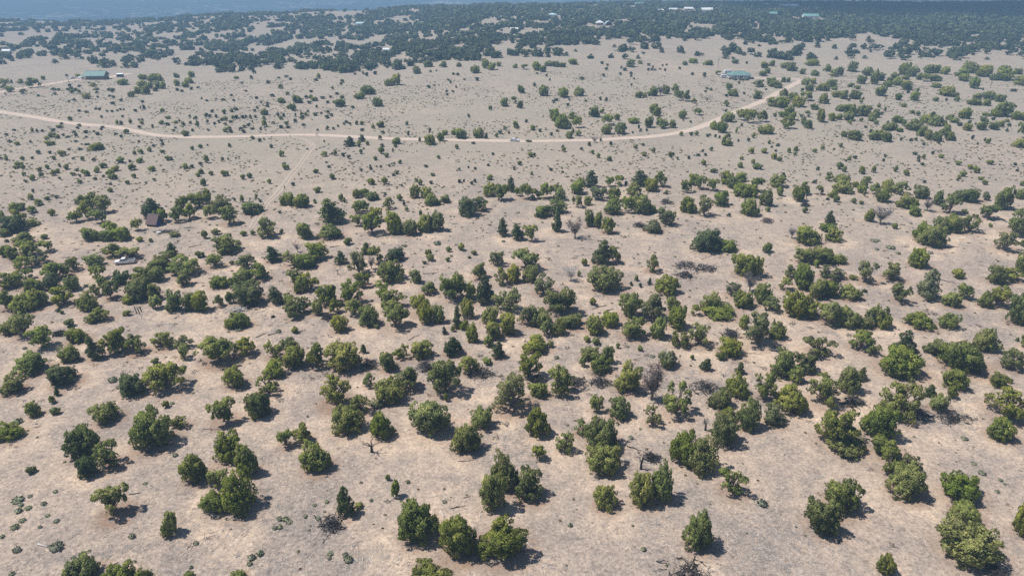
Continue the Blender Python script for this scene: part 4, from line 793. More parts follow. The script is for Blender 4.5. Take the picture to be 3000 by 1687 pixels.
# ------------------------------------------------------------------ dead wood
def tile_pt(tile, x, y):
    x0, y0, z = TILES[tile]; return x0 + x / z, y0 + y / z
def crooked(mb, rr, a, b, r, k=5, n=4, wob=0.12, end=0.35):
    a, b = Vector(a), Vector(b); L = (b - a).length
    pts = [a.lerp(b, i / n) + (Vector((rr.uniform(-1, 1), rr.uniform(-1, 1), rr.uniform(-.6, 1))) * wob * L * (0 if i in (0, n) else 1)) for i in range(n + 1)]
    mb.tube(pts, [r * (1 - (1 - end) * i / n) for i in range(n + 1)], k)
    return pts
WOOD = {'dark': DARKWOOD, 'grey': DEADWOOD, 'pale': PALEWOOD, 'brown': BROWNTWIG}
landmarks = []
def brush_pile(tile, box, tone, label, size_n=1.0):
    l, t, r, b = box; x, y = tile_pt(tile, .5 * (l + r), b - .25 * (b - t))
    P, dep = hit(x, y); ppm = FPX / dep; z = TILES[tile][2]
    W = (r - l) / z / ppm; H = max(0.55, min(1.5, 0.6 * (b - t) / z / ppm)); D = max(0.8, min(W, .9 * (b - t) / z / ppm / .45))
    rr = random.Random(int(x * 7 + y)); root = empty('brush_pile', P)
    for part, n, r0, mm in (('limbs', int(46 * size_n) + 14, .10, WOOD['dark' if tone == 'grey' else tone]), ('twigs', int(70 * size_n) + 40, .036, WOOD['grey' if tone == 'dark' else tone])):
        mb = MB()
        for i in range(n):
            cx, cy = rr.gauss(0, .21) * W, rr.gauss(0, .21) * D
            env = max(0.05, 1 - (2 * cx / W) ** 2 - (2 * cy / D) ** 2); h = rr.uniform(0.03, 1) * H * env
            a = rr.gauss(0, 1.0) + (math.pi if rr.random() < .5 else 0); L = rr.uniform(.6, 2.2) * (1.0 if part == 'limbs' else .55)
            dz = rr.uniform(-.25, .85) * L; d = Vector((math.cos(a) * L / 2, math.sin(a) * L / 2, dz / 2))
            c = Vector((cx, cy, h)); p, q = c - d, c + d
            p.z, q.z = max(p.z, .02), max(q.z, .02)
            pts = crooked(mb, rr, p, q, r0 * rr.uniform(.6, 1.4), 4, 3)
            if part == 'limbs':
                for k in range(3):
                    s_ = pts[rr.randrange(1, 4)]; crooked(mb, rr, s_, s_ + Vector((rr.uniform(-.5, .5), rr.uniform(-.5, .5), rr.uniform(-.1, .6))), .022, 4, 2)
        mb.build(part, mm, root)['kind'] = 'stuff'
    tag(root, label, 'brush pile'); landmarks.append((x, y, label)); return root
def snag(tile, box, tone, label, dense=0.5, spread=1.0, name='dead_tree', thick=.05, lean=0.0):
    l, t, r, b = box; x, y = tile_pt(tile, .5 * (l + r), b); z = TILES[tile][2]
    P, dep = hit(x, y); ppm = FPX / dep
    W = (r - l) / z / ppm; sd = CAM_H / math.hypot(P.x, P.y, CAM_H); H = (b - t) / z / ppm / math.sqrt(1 - sd * sd) * .95
    rr = random.Random(int(x * 3 + y)); root = empty(name, P)
    mb = MB(); tw = MB() if dense > .1 else mb
    fork = Vector((lean * W, 0, H * (.22 if dense > .3 else .35)))
    mb.tube([(0, 0, -.1), fork * .5 + Vector((.04, .02, 0)), fork], [thick * H * .9, thick * H * .75, thick * H * .6], 7)
    nb = int(5 + 5 * dense)
    for i in range(nb):
        a = i * 2 * math.pi / nb + rr.uniform(-.4, .4); e = Vector((math.cos(a) * W * .5 * rr.uniform(.5, 1) * spread + lean * W, math.sin(a) * W * .42 * rr.uniform(.4, 1), H * rr.uniform(.55, 1.0)))
        pts = crooked(mb, rr, fork, e, thick * H * .38, 5, 5, .09, .18)
        for q in pts[1:]:
            for k in range(int(2 + 15 * dense)):
                d = Vector((rr.gauss(0, .5), rr.gauss(0, .5), rr.gauss(.25, .45))) * H * .22
                p2 = crooked(tw, rr, q, q + d, .012 * H * .5, 4, 2, .12, .3)
                if dense > .4: crooked(tw, rr, p2[1], p2[1] + Vector((rr.gauss(0, .5), rr.gauss(0, .5), rr.gauss(.1, .4))) * H * .12, .008 * H * .5, 3, 2, .1, .3)
    mb.build('trunk', WOOD[tone], root); 
    if dense > .1: tw.build('twigs', WOOD['grey' if tone == 'dark' else tone], root)['kind'] = 'stuff'
    tag(root, label, 'dead tree'); landmarks.append((x, y - .5 * (b - t) / z, label)); return root

for a in (('A1', (1030, 270, 1250, 430), 'dark', 'dark tangled brush pile at the left end of the brush line'),
          ('A1', (1620, 320, 1810, 440), 'dark', 'black brush pile behind the open juniper in the middle of the woods'),
          ('A1', (2130, 390, 2400, 500), 'dark', 'long dark brush pile beside the forked-trunk juniper'),
          ('A2', (180, 450, 350, 580), 'dark', 'blackish brush heap shaded between two ragged junipers'),
          ('A2', (500, 480, 780, 590), 'dark', 'dark brush pile right of the tall ragged leaning juniper'),
          ('A2', (760, 500, 1020, 590), 'grey', 'low grey row of brush left of the grey dead tree'),
          ('A2', (1760, 520, 2130, 650), 'grey', 'wide grey pile of crooked limbs right of the grey dead tree'),
          ('A3', (1380, 760, 1600, 900), 'grey', 'grey heap of bare limbs under the yellowish ragged juniper'),
          ('A3', (1600, 840, 2080, 950), 'grey', 'long low pale brush row near the right edge'),
          ('A3', (740, 690, 1000, 780), 'grey', 'grey brush pile right of the yellow-green ragged juniper'),
          ('B1', (620, 800, 900, 990), 'grey', 'grey brush heap at the foot of the lone pinyon'),
          ('B2', (1540, 1280, 2020, 1500), 'dark', 'charred fallen juniper top at the bottom edge'),
          ('B3', (2190, 1340, 2400, 1480), 'grey', 'grey dead limbs in the bottom right corner'),
          ('C0', (690, 1220, 810, 1310), 'dark', 'small dark brush pile near the left edge'),
          ('C1', (1480, 1000, 1660, 1110), 'grey', 'rounded bluish grey heap of dead twigs'),
          ('C1', (280, 950, 560, 1000), 'pale', 'thin row of bleached sticks below the dark broad juniper'),
          ('C3', (750, 320, 1060, 470), 'grey', 'upper left of three fallen grey juniper tops on the open ground'),
          ('C3', (980, 370, 1300, 500), 'grey', 'rightmost of three fallen grey juniper tops on the open ground'),
          ('C3', (770, 480, 1010, 580), 'grey', 'lowest of three fallen grey juniper tops on the open ground'),
          ('C3', (1320, 1190, 1600, 1340), 'grey', 'scattered grey limbs above the small round juniper'),
          ('D3', (220, 980, 400, 1060), 'grey', 'low grey brush left of the grey-green dome juniper'),
          ('D3', (560, 690, 740, 770), 'grey', 'small grey fallen limbs above the leaning yellowish juniper'),
          ('D3', (1830, 920, 2000, 1010), 'brown', 'brown brush heap alone on bare sand'),
          ('D3', (2340, 740, 2450, 800), 'grey', 'small grey brush heap below the twin junipers'),
          ('A2', (1350, 1250, 1480, 1340), 'grey', 'thin grey branches right of the black forked snag')):
    brush_pile(*a)
for a in (('A1', (1070, 1080, 1260, 1250), 'dark', 'spiky dark dead stump with curved branches on bare sand', .02, 1.3, 'dead_tree', .085),
          ('A2', (1240, 1240, 1350, 1420), 'dark', 'black forked snag standing between two junipers', .03, .8, 'dead_tree', .075),
          ('A2', (1900, 860, 1985, 1030), 'dark', 'thin dark snag left of the big grey-green juniper', .12, .8, 'dead_tree', .065),
          ('A2', (1290, 390, 1520, 720), 'brown', 'full grey-brown dead tree with dense twigs', .9, 1.0),
          ('C1', (1100, 120, 1230, 250), 'brown', 'bare purplish dead treetop among the junipers', .5, 1.0),
          ('C1', (2050, 310, 2140, 460), 'grey', 'grey dead shrub between two junipers', .7, 1.0),
          ('C1', (1600, 410, 1740, 530), 'dark', 'low dark dead branches on sand right of the juniper clump', .05, 1.2),
          ('C2', (640, 1050, 760, 1160), 'grey', 'grey dead shrub above the small round bush', .7, 1.0),
          ('C2', (1930, 420, 2120, 610), 'pale', 'pale silvery dead shrub on open ground', .8, 1.0),
          ('C3', (1590, 520, 1800, 740), 'grey', 'silver-grey dead crown leaning over a juniper', .8, 1.0),
          ('D2', (1960, 960, 2190, 1190), 'brown', 'wide grey-brown dead tree with two bare tops', .8, 1.0),
          ('D3', (2180, 1030, 2270, 1190), 'grey', 'slender grey dead tree left of the large dome juniper', .5, 1.0),
          ('D4', (650, 790, 880, 1010), 'grey', 'broad silver-grey dead tree touching a small juniper', .9, 1.0),
          ('D4', (1280, 680, 1420, 850), 'grey', 'fan-shaped grey dead tree among the far junipers', .8, 1.0),
          ('E3', (540, 295, 610, 430), 'brown', 'grey dead tree between junipers beyond the dirt road', .7, 1.0),
          ('E3', (1090, 445, 1230, 505), 'brown', 'low wide dead bush on the open plain beyond the road', .8, 1.0),
          ('E2', (2260, 945, 2390, 1020), 'grey', 'grey dead bush on the edge of the dirt road', .8, 1.0)):
    snag(*a)
LOGS = [('B0', 385, 1130, 480, 1160, 'pale', .16), ('B0', 1090, 1365, 1190, 1310, 'dark', .09), ('B0', 1300, 630, 1420, 610, 'dark', .07), ('B1', 1855, 790, 1890, 860, 'pale', .12),
 ('B1', 1960, 770, 2110, 740, 'dark', .08), ('B1', 1070, 1260, 1080, 1330, 'pale', .06), ('B1', 1140, 1260, 1180, 1350, 'pale', .07), ('B1', 1375, 1270, 1395, 1320, 'pale', .06),
 ('B1', 2250, 820, 2255, 880, 'pale', .06), ('B1', 2030, 295, 2190, 285, 'dark', .06), ('B1', 2090, 665, 2160, 645, 'dark', .06), ('B2', 1100, 260, 1180, 320, 'pale', .08),
 ('A2', 1155, 1190, 1300, 1240, 'dark', .12), ('B2', 150, 1110, 230, 1180, 'pale', .07), ('B3', 840, 1380, 870, 1430, 'pale', .07), ('B3', 560, 1160, 630, 1230, 'pale', .06),
 ('B3', 90, 1410, 120, 1449, 'pale', .06), ('C0', 880, 960, 990, 935, 'grey', .10), ('C0', 2340, 640, 2570, 645, 'dark', .10), ('C1', 1575, 195, 1700, 170, 'dark', .12),
 ('C1', 640, 1325, 770, 1275, 'dark', .10), ('C1', 790, 1300, 910, 1265, 'dark', .11), ('C2', 160, 525, 350, 520, 'dark', .11), ('C2', 2200, 660, 2270, 700, 'pale', .09),
 ('C2', 2350, 770, 2440, 830, 'pale', .09), ('C2', 2340, 950, 2480, 925, 'dark', .13), ('C2', 2470, 985, 2572, 970, 'dark', .11), ('D4', 1900, 540, 2010, 580, 'dark', .12),
 ('A0', 1680, 990, 1760, 985, 'dark', .11), ('A0', 2040, 1020, 2240, 1025, 'grey', .10), ('A2', 2250, 120, 2310, 165, 'pale', .08), ('A2', 2380, 255, 2520, 270, 'dark', .07),
 ('A1', 1530, 130, 1650, 70, 'dark', .09), ('C4', 1500, 600, 1720, 650, 'brown', .12), ('C3', 1090, 345, 1220, 305, 'grey', .10), ('D2', 530, 1020, 600, 1015, 'dark', .12), ('C0', 2370, 195, 2540, 160, 'dark', .10)]
log_obs = []
for i, (tl, xa, ya, xb, yb, tone, r) in enumerate(LOGS):
    pa, pb = tile_pt(tl, xa, ya), tile_pt(tl, xb, yb)
    A, B = hit(*pa)[0], hit(*pb)[0]; rr = random.Random(i); mb = MB(); L = (B - A).length
    A2, B2 = Vector((0, 0, r * .8)), (B - A) + Vector((0, 0, r * .7))
    pts = crooked(mb, rr, A2, B2, r, 7, 5, .035, .45)
    for k in range(3):
        q = pts[rr.randrange(1, 5)]; crooked(mb, rr, q, q + Vector((rr.uniform(-.5, .5), rr.uniform(-.5, .5), rr.uniform(0, .5))) * min(1.2, .5 * L), r * .4, 5, 3, .1, .25)
    o = mb.build('fallen_log', WOOD[tone], smooth=True); o.location = A
    log_obs.append((o, .5 * (pa[0] + pb[0]), .5 * (pa[1] + pb[1]), tone))

# litter of bleached sticks and twigs: nobody could count it
STICKGREY = plain('grey_sticks', (0.30, 0.275, 0.26), .9, var=.3, scale=3, spec=.1)
def stick_mesh(seed, mat):
    rr = random.Random(seed); mb = MB()
    for k in range(3):
        a = rr.uniform(0, 6.28); c = Vector((rr.uniform(-.3, .3), rr.uniform(-.3, .3), .03)); d = Vector((math.cos(a), math.sin(a), rr.uniform(-.05, .15))) * rr.uniform(.25, .5)
        crooked(mb, rr, c - d, c + d, rr.uniform(.016, .03), 4, 3, .06, .5)
    return mb.mesh('sticks', mat)
STICKS = [stick_mesh(i, PALEWOOD if i in (0, 3, 4) else STICKGREY) for i in range(6)]
lr = np.random.default_rng(77)
spots = [(1460, 1320, 70, 25, 260), (2050, 1600, 150, 70, 420), (2210, 1560, 60, 60, 200), (2330, 1610, 90, 60, 260), (930, 1640, 170, 35, 320), (560, 1560, 260, 70, 260), (850, 1450, 120, 30, 160), (250, 1620, 150, 40, 120),
         (1250, 1080, 240, 14, 240), (1650, 1108, 170, 12, 260), (2010, 1140, 130, 12, 200), (2790, 1225, 120, 14, 260), (1735, 905, 60, 40, 200), (2160, 985, 70, 30, 120), (720, 912, 140, 10, 160), (1540, 1375, 40, 18, 120),
         (1880, 1345, 60, 20, 120), (700, 1330, 100, 30, 90), (2020, 795, 60, 22, 120), (1500, 1600, 900, 180, 700), (1500, 1200, 1200, 220, 900), (1500, 960, 1300, 90, 700)]
SX, SY = [], []
for x, y, sx_, sy_, n in spots:
    for _ in range(n):
        P, _d = hit(lr.normal(x, sx_), min(lr.normal(y, sy_), 1760)) if lr.uniform() < .55 else (None, 0)
        if P is None: continue
        k = 4
        SX += list(P.x + lr.normal(0, .8, k)); SY += list(P.y + lr.normal(0, .8, k))
SX, SY = np.array(SX), np.array(SY); ss_ = .22 + .9 * lr.uniform(0, 1, len(SX)) ** 1.8
scatter('stick_litter', STICKS, np.stack([SX, SY, ground_z(SX, SY)], 1), np.stack([ss_] * 3, 1), lr.uniform(0, 6.28, len(SX)), lr.integers(0, 6, len(SX)), 'litter of bleached sticks and twigs on the dry soil', 'twigs')
# grey dead brush lying about between the trees
def dead_brush(seed, mat):
    rr = random.Random(seed); mb = MB()
    for k in range(16):
        a = rr.uniform(0, 6.28); c0 = Vector((rr.gauss(0, .25), rr.gauss(0, .25), rr.uniform(.02, .15))); d = Vector((math.cos(a), math.sin(a), rr.uniform(-.1, .7))) * rr.uniform(.3, .75)
        crooked(mb, rr, c0, c0 + d, rr.uniform(.018, .04), 4, 3, .12, .3)
    return mb.mesh('dead_brush', mat)
BRUSH = [dead_brush(200 + i, (DEADWOOD, DARKWOOD, DARKWOOD, BROWNTWIG, DARKWOOD)[i]) for i in range(5)]
nb_ = 16000
Yb = np.sqrt(lr.uniform(75 ** 2, 300 ** 2, nb_)); Xb = lr.uniform(-.95, .95, nb_) * (Yb + 15); pxb, pyb, _q = project(Xb, Yb, ground_z(Xb, Yb))
band = np.interp(pyb, [560, 660, 760, 1130, 1260, 1500], [.0, .5, 1.0, 1.0, .35, .15]) + 1.6 * np.exp(-((pyb - np.interp(pxb, [900, 1450, 2100, 2900], [1045, 1100, 1130, 1225])) / 16) ** 2) * (pxb > 850) * (pxb < 2950)
qn = vnoise(Xb, Yb, 14, 31) * .6 + vnoise(Xb, Yb, 5, 32) * .4
okb = lr.uniform(0, 1, nb_) < band * np.clip((qn - .44) / .2, 0, 1) * .30
Xb, Yb = Xb[okb], Yb[okb]; sb_ = lr.uniform(.4, 1.35, len(Xb))
scatter('dead_brush', BRUSH, np.stack([Xb, Yb, ground_z(Xb, Yb)], 1), np.stack([sb_, sb_, sb_ * .7], 1), lr.uniform(0, 6.28, len(Xb)), lr.integers(0, 5, len(Xb)), 'dead grey brush lying about between the junipers', 'brush')
print('brush', len(Xb))
# pale stones bedded in the soil
def stone_mesh(seed, mat):
    rng = np.random.default_rng(seed); mb = MB(); k = 6
    P = [(math.cos(2 * math.pi * j / k) * rng.uniform(.35, .5), math.sin(2 * math.pi * j / k) * rng.uniform(.35, .5), -.05) for j in range(k)]
    Q = [(x * rng.uniform(.55, .8), y * rng.uniform(.55, .8), rng.uniform(.16, .3)) for x, y, _ in P]
    mb.poly(P + Q + [(0, 0, .3)], [(j, (j + 1) % k, (j + 1) % k + k, j + k) for j in range(k)] + [(j + k, (j + 1) % k + k, 2 * k) for j in range(k)])
    return mb.mesh('stone', mat)
STONE = plain('pale_stone', (0.44, 0.39, 0.34), .9, var=.2, scale=3, spec=.1)
STONES = [stone_mesh(i, STONE) for i in range(4)]
ns = 5200
Ys = np.sqrt(lr.uniform(40 ** 2, 330 ** 2, ns)); Xs = lr.uniform(-.95, .95, ns) * (Ys + 20); ok = vnoise(Xs, Ys, 22, 15) * .6 + vnoise(Xs, Ys, 7, 16) * .4 > .50
Xs, Ys = Xs[ok], Ys[ok]; zs = lr.uniform(.12, .42, len(Xs))
scatter('stones', STONES, np.stack([Xs, Ys, ground_z(Xs, Ys)], 1), np.stack([zs, zs, zs * .7], 1), lr.uniform(0, 6.28, len(Xs)), lr.integers(0, 4, len(Xs)), 'small pale stones bedded in the dry soil', 'stones')

# ------------------------------------------------------------------ posts, poles
POST = plain('old_post_wood', (0.07, 0.052, 0.042), .9, var=.35, scale=8, spec=.1)
WHITEP = plain('white_paint', (0.78, 0.78, 0.75), .5, var=.05, scale=3)
def post(foot, top_dx, h, r, mat, label, name='fence_post', group=None):
    P = hit(*foot)[0]; mb = MB()
    mb.tube([(0, 0, -.2), (top_dx * .5, 0, h * .5), (top_dx, 0, h)], [r, r * .95, r * .85], 9)
    root = empty(name, P); mb.build('shaft', mat, root)
    m2 = MB(); m2.tube([(top_dx, 0, h + .002), (top_dx, 0, h + .03)], [r * .86, r * .5], 9); m2.build('top_cap', mat, root)
    tag(root, label, 'post', group); return root
for ft, dx, h, lab in (((401.7, 918.5), -.28, 1.9, 'left of three dark leaning posts near the white stake'), ((411, 920.8), -.42, 1.85, 'middle and thickest of three dark leaning posts near the white stake'), ((415.2, 913.5), -.2, 1.5, 'right and farthest of three dark leaning posts near the white stake')):
    post(ft, dx, h, .13, POST, lab, group='dark posts by the left grove')
post((415.5, 933), -.05, 1.35, .10, WHITEP, 'short white stake in front of the three dark posts', 'white_stake')
for ft, lab in (((927, 398.5), 'left of two dark gateposts where the track leaves the dirt road'), ((931.5, 399), 'right of two dark gateposts where the track leaves the dirt road'), ((850.5, 404), 'lone dark post at the mouth of the two-track')):
    post(ft, .03, 1.7, .12, POST, lab, group='gateposts at the dirt road')
landmarks += [(408, 905, 'three dark leaning posts')]
POLE = plain('utility_pole_wood', (0.17, 0.13, 0.10), .9, var=.3, scale=4, spec=.1)
METAL = plain('galvanised_metal', (0.42, 0.43, 0.44), .45, .8, .1, 3)
for ft, h, lab in (((2103, 201), 8.0, 'wooden utility pole beside the ranch road behind the white house'), ((2901, 258), 8.0, 'wooden utility pole by the ranch road near the right edge'), ((204, 249), 7.5, 'tall yard light pole beside the drive of the teal-roofed house')):
    P = hit(*ft)[0]; root = empty('utility_pole', P)
    mb = MB(); mb.tube([(0, 0, -.3), (0, 0, h)], [.17, .12], 9); mb.build('pole', POLE, root)
    mb = MB(); mb.box(-1.1, 1.1, -.06, .06, h - .7, h - .55); c = mb.build('crossarm', POLE, root)
    for s_ in (-.95, 0, .95):
        mb = MB(); mb.tube([(s_, 0, h - .55), (s_, 0, h - .42), (s_, 0, h - .32)], [.03, .07, .03], 7); mb.build('insulator', METAL, c)
    mb = MB(); mb.tube([(.32, 0, h - 1.9), (.32, 0, h - 1.1)], [.2, .2], 10); mb.build('transformer', METAL, root)
    tag(root, lab, 'utility pole', 'utility poles')

# ------------------------------------------------------------------ vehicles
CARWHITE = plain('white_car_paint', (0.80, 0.81, 0.82), .25, 0, .03, 2, .5)
GLASS = plain('dark_car_glass', (0.03, 0.038, 0.045), .08, 0, .05, 2, .6)
TYRE = plain('tyre_rubber', (0.025, 0.025, 0.026), .85, 0, .2, 5, .2)
RIM = plain('wheel_rim', (0.45, 0.45, 0.46), .35, .7, .1, 5)
CHROME = plain('grey_trim', (0.22, 0.22, 0.23), .4, .4, .1, 5)
LAMP = plain('headlight_glass', (0.75, 0.76, 0.74), .1, 0, .05, 5, .6)
REDLAMP = plain('tail_light_glass', (0.45, 0.03, 0.03), .2, 0, .05, 5, .5)
BEDDARK = plain('bed_liner', (0.10, 0.10, 0.10), .8, 0, .2, 5)
def wheels(root, xs, hw, r):
    for x in xs:
        for s_ in (-1, 1):
            mb = MB(); mb.disc((x, r), r, s_ * hw - .11, s_ * hw + .11, 20); w = mb.build('wheel', TYRE, root, bevel=.02)
            mb = MB(); mb.disc((x, r), r * .62, s_ * (hw + .112) - .012, s_ * (hw + .112) + .012, 14); mb.build('rim', RIM, w)
            mb = MB(); mb.disc((x, r), r * .2, s_ * (hw + .13) - .02, s_ * (hw + .13) + .02, 10); mb.build('hub_cap', CHROME, w)
def vehicle(name, kind, foot, heading, L, label, cat, paint=None):
    paint = paint or CARWHITE
    P = hit(*foot)[0]; root = empty(name, (P.x, P.y, P.z + .02), heading); h = L / 2; w = .93 if kind != 'van' else .98
    if kind == 'pickup':
        body = [(h, .42), (h, .72), (h - .08, .98), (h - .35, 1.05), (h - 1.45, 1.12), (-.55, 1.12), (-.55, .95), (-h, .95), (-h, .42)]
        cab = [(h - 1.45, 1.12), (h - 2.05, 1.78), (-.35, 1.80), (-.56, 1.12)]
    elif kind == 'van':
        body = [(h, .38), (h, .9), (h - .25, 1.1), (-h, 1.1), (-h, .38)]
        cab = [(h - .25, 1.1), (h - .95, 1.95), (h - 1.2, 2.08), (-h + .05, 2.08), (-h, 1.1)]
    else:
        body = [(h, .36), (h, .66), (h - .15, .84), (h - 1.15, .98), (-h + .35, 1.0), (-h, .92), (-h, .36)]
        cab = [(h - 1.15, .98), (h - 1.95, 1.48), (-h + 1.1, 1.52), (-h + .22, 1.0)]
    mb = MB(); mb.prism(body, -w, w); bo = mb.build('body', paint, root, bevel=.07)
    mb = MB()
    n = len(cab); ins = .13
    zs = [z for _, z in cab]; z0, z1 = min(zs), max(zs)
    V = [(x, sgn * (w - .02 - ins * (z - z0) / (z1 - z0)), z) for sgn in (-1, 1) for x, z in cab]
    mb.poly(V, [list(range(n)), list(range(2 * n - 1, n - 1, -1))] + [(i, i + n, (i + 1) % n + n, (i + 1) % n) for i in range(n)])
    mb.build('cabin', paint, root, bevel=.06)
    # glazing stands a few millimetres proud of the cabin
    def pane(pts, nm):
        m2 = MB(); m2.poly(pts, [list(range(len(pts)))]); m2.build(nm, GLASS, root)
    def side(x, z, sgn, off=.012): return (x, sgn * (w - .02 - ins * (z - z0) / (z1 - z0) + off), z)
    fx0, fx1 = cab[0][0], cab[1][0]
    za, zb = z0 + .10, z1 - .10
    def fx(z): return fx0 + (fx1 - fx0) * (z - z0) / (z1 - z0) - .09
    rx0, rx1 = cab[-1][0], cab[-2][0]
    def rx(z): return rx0 + (rx1 - rx0) * (z - z0) / (z1 - z0) + .09
    mid = (fx(.5 * (za + zb)) + rx(.5 * (za + zb))) / 2
    for sgn in (-1, 1):
        o = 1 if sgn < 0 else -1
        for xa, xb in (((mid + .06, None), (None, mid - .06)) if kind != 'van' else ((h - 1.75, None),)) if kind != 'van' else (((h - 1.75), None),):
            if xb is None: q = [side(xa, za, sgn), side(fx(za), za, sgn), side(fx(zb), zb, sgn), side(xa, zb, sgn)]
            else: q = [side(rx(za), za, sgn), side(xb, za, sgn), side(xb, zb, sgn), side(rx(zb), zb, sgn)]
            pane(q[::o], 'side_window')
    nx = Vector((z1 - z0, 0, fx0 - fx1)).normalized() * .012
    def ws(y, z): x = fx0 + (fx1 - fx0) * (z - z0) / (z1 - z0); return (x + nx.x, y, z + nx.z)
    if kind != 'van' : pane([ws(-w + .15, za), ws(w - .15, za), ws(w - .26, zb), ws(-w + .26, zb)], 'windscreen')
    else: pane([ws(-w + .12, za), ws(w - .12, za), ws(w - .2, z1 - .25), ws(-w + .2, z1 - .25)], 'windscreen')
    nr = Vector((-(z1 - z0), 0, rx1 - rx0)).normalized() * .012
    def rs(y, z): x = rx0 + (rx1 - rx0) * (z - z0) / (z1 - z0); return (x + nr.x, y, z + nr.z)
    pane([rs(w - .18, za), rs(-w + .18, za), rs(-w + .26, zb), rs(w - .26, zb)], 'rear_window')
    r = .39 if kind == 'pickup' else .34
    wheels(root, (h - .95, -h + 1.1), w - .06, r)
    for sgn in (-1, 1):
        mb = MB(); mb.box(h - .05, h + .02, sgn * .62 - .17, sgn * .62 + .17, .66, .82); mb.build('headlight', LAMP, root)
        mb = MB(); mb.box(-h - .02, -h + .05, sgn * .8 - .09, sgn * .8 + .09, .62, .86); mb.build('tail_light', REDLAMP, root)
        mb = MB(); mb.box(fx(za) - .1, fx(za) + .06, sgn * (w + .10) - .09, sgn * (w + .10) + .09, za, za + .18); mb.build('mirror', CHROME, root)
    mb = MB(); mb.box(h - .02, h + .10, -w + .03, w - .03, .40, .56); mb.build('front_bumper', CHROME, root)
    mb = MB(); mb.box(-h - .10, -h + .02, -w + .03, w - .03, .40, .56); mb.build('rear_bumper', CHROME, root)
    mb = MB(); mb.box(h - .03, h + .018, -.42, .42, .62, .80); mb.build('grille', CHROME, root)
    if kind == 'pickup':
        mb = MB(); mb.box(-h + .09, -.64, -w + .1, w - .1, .953, .965); mb.build('bed_floor', BEDDARK, root)
        for sgn in (-1, 1):
            mb = MB(); mb.box(-h, -.57, sgn * (w - .05) - .045, sgn * (w - .05) + .045, .952, 1.14); mb.build('bed_side', paint, root)
        mb = MB(); mb.box(-h, -h + .07, -w + .1, w - .1, .953, 1.14); mb.build('tailgate', paint, root)
    tag(root, label, cat); return root
vehicle('pickup_truck', 'pickup', (367, 772), math.radians(193), 5.5, 'white pickup truck half under the junipers on the left', 'pickup truck')
vehicle('parked_car', 'car', (1507, 414.5), math.radians(-6), 4.7, 'white car standing on the pale dirt road', 'car')
vehicle('parked_van', 'van', (239, 233), math.radians(-25), 5.0, 'white van left of the teal-roofed house by the drive', 'van')
vehicle('parked_car', 'car', (213, 231), math.radians(60), 4.4, 'white car farthest left on the drive of the teal-roofed house', 'car')
vehicle('parked_car', 'car', (314.5, 229.5), math.radians(-75), 4.4, 'white car at the right end of the teal-roofed house', 'car')
landmarks += [(370, 765, 'white pickup truck'), (1507, 411, 'white car on the dirt road')]

# ------------------------------------------------------------------ buildings
def metal_roof(name, col):
    m = NT(name); tc = m.n('ShaderNodeTexCoord').outputs['Object']
    f = m.noise(tc, .8, 5)
    m.l(m.ramp(f, [(.3, tuple(c * .88 for c in col)), (.7, tuple(min(1, c * 1.08) for c in col))]), m.b.inputs['Base Color'])
    m.b.inputs['Roughness'].default_value = .6; m.b.inputs['Specular IOR Level'].default_value = .3
    return m.mat
TEAL = metal_roof('teal_metal_roof', (0.16, 0.29, 0.27)); WHITEROOF = metal_roof('white_metal_roof', (0.80, 0.82, 0.82)); GREENROOF = metal_roof('green_metal_roof', (0.22, 0.42, 0.38))
BLUEROOF = metal_roof('pale_blue_metal', (0.55, 0.72, 0.76)); BROWNROOF = plain('brown_shingle', (0.17, 0.115, 0.11), .85, var=.12, scale=4)
BROWNWALL = plain('brown_board_wall', (0.20, 0.125, 0.09), .85, var=.2, scale=2); WHITEWALL = plain('white_siding', (0.74, 0.75, 0.74), .6, var=.05, scale=2)
TANWALL = plain('tan_stucco', (0.55, 0.46, 0.36), .85, var=.08, scale=2); DARKBOARD = plain('dark_boards', (0.06, 0.05, 0.045), .9, var=.3, scale=3)
HGLASS = plain('house_window_glass', (0.04, 0.05, 0.06), .1, 0, .1, 2, .6); TRIM = plain('white_trim', (0.70, 0.70, 0.68), .6, var=.05, scale=3)
DECK = plain('weathered_deck', (0.42, 0.34, 0.29), .85, var=.15, scale=3); TARP = plain('blue_tarp', (0.02, 0.035, 0.30), .5, var=.2, scale=2, spec=.4)
def window(root, x, y, z, w, h, face, depth=.05, mat=None, name='window'):
    """face: 'f' front (-Y), 'b', 'l', 'r'"""
    def bx(w_, h_, d0, d1):
        mb = MB()
        if face in 'fb':
            s_ = -1 if face == 'f' else 1; a, b = sorted((y + s_ * d0, y + s_ * d1)); mb.box(x - w_ / 2, x + w_ / 2, a, b, z - h_ / 2, z + h_ / 2)
        else:
            s_ = -1 if face == 'l' else 1; a, b = sorted((x + s_ * d0, x + s_ * d1)); mb.box(a, b, y - w_ / 2, y + w_ / 2, z - h_ / 2, z + h_ / 2)
        return mb
    fr = bx(w + .16, h + .16, -.02, depth).build(name, TRIM, root)
    bx(w, h, depth - .01, depth + .015).build('pane' if name == 'window' else 'panel', mat or HGLASS, fr)
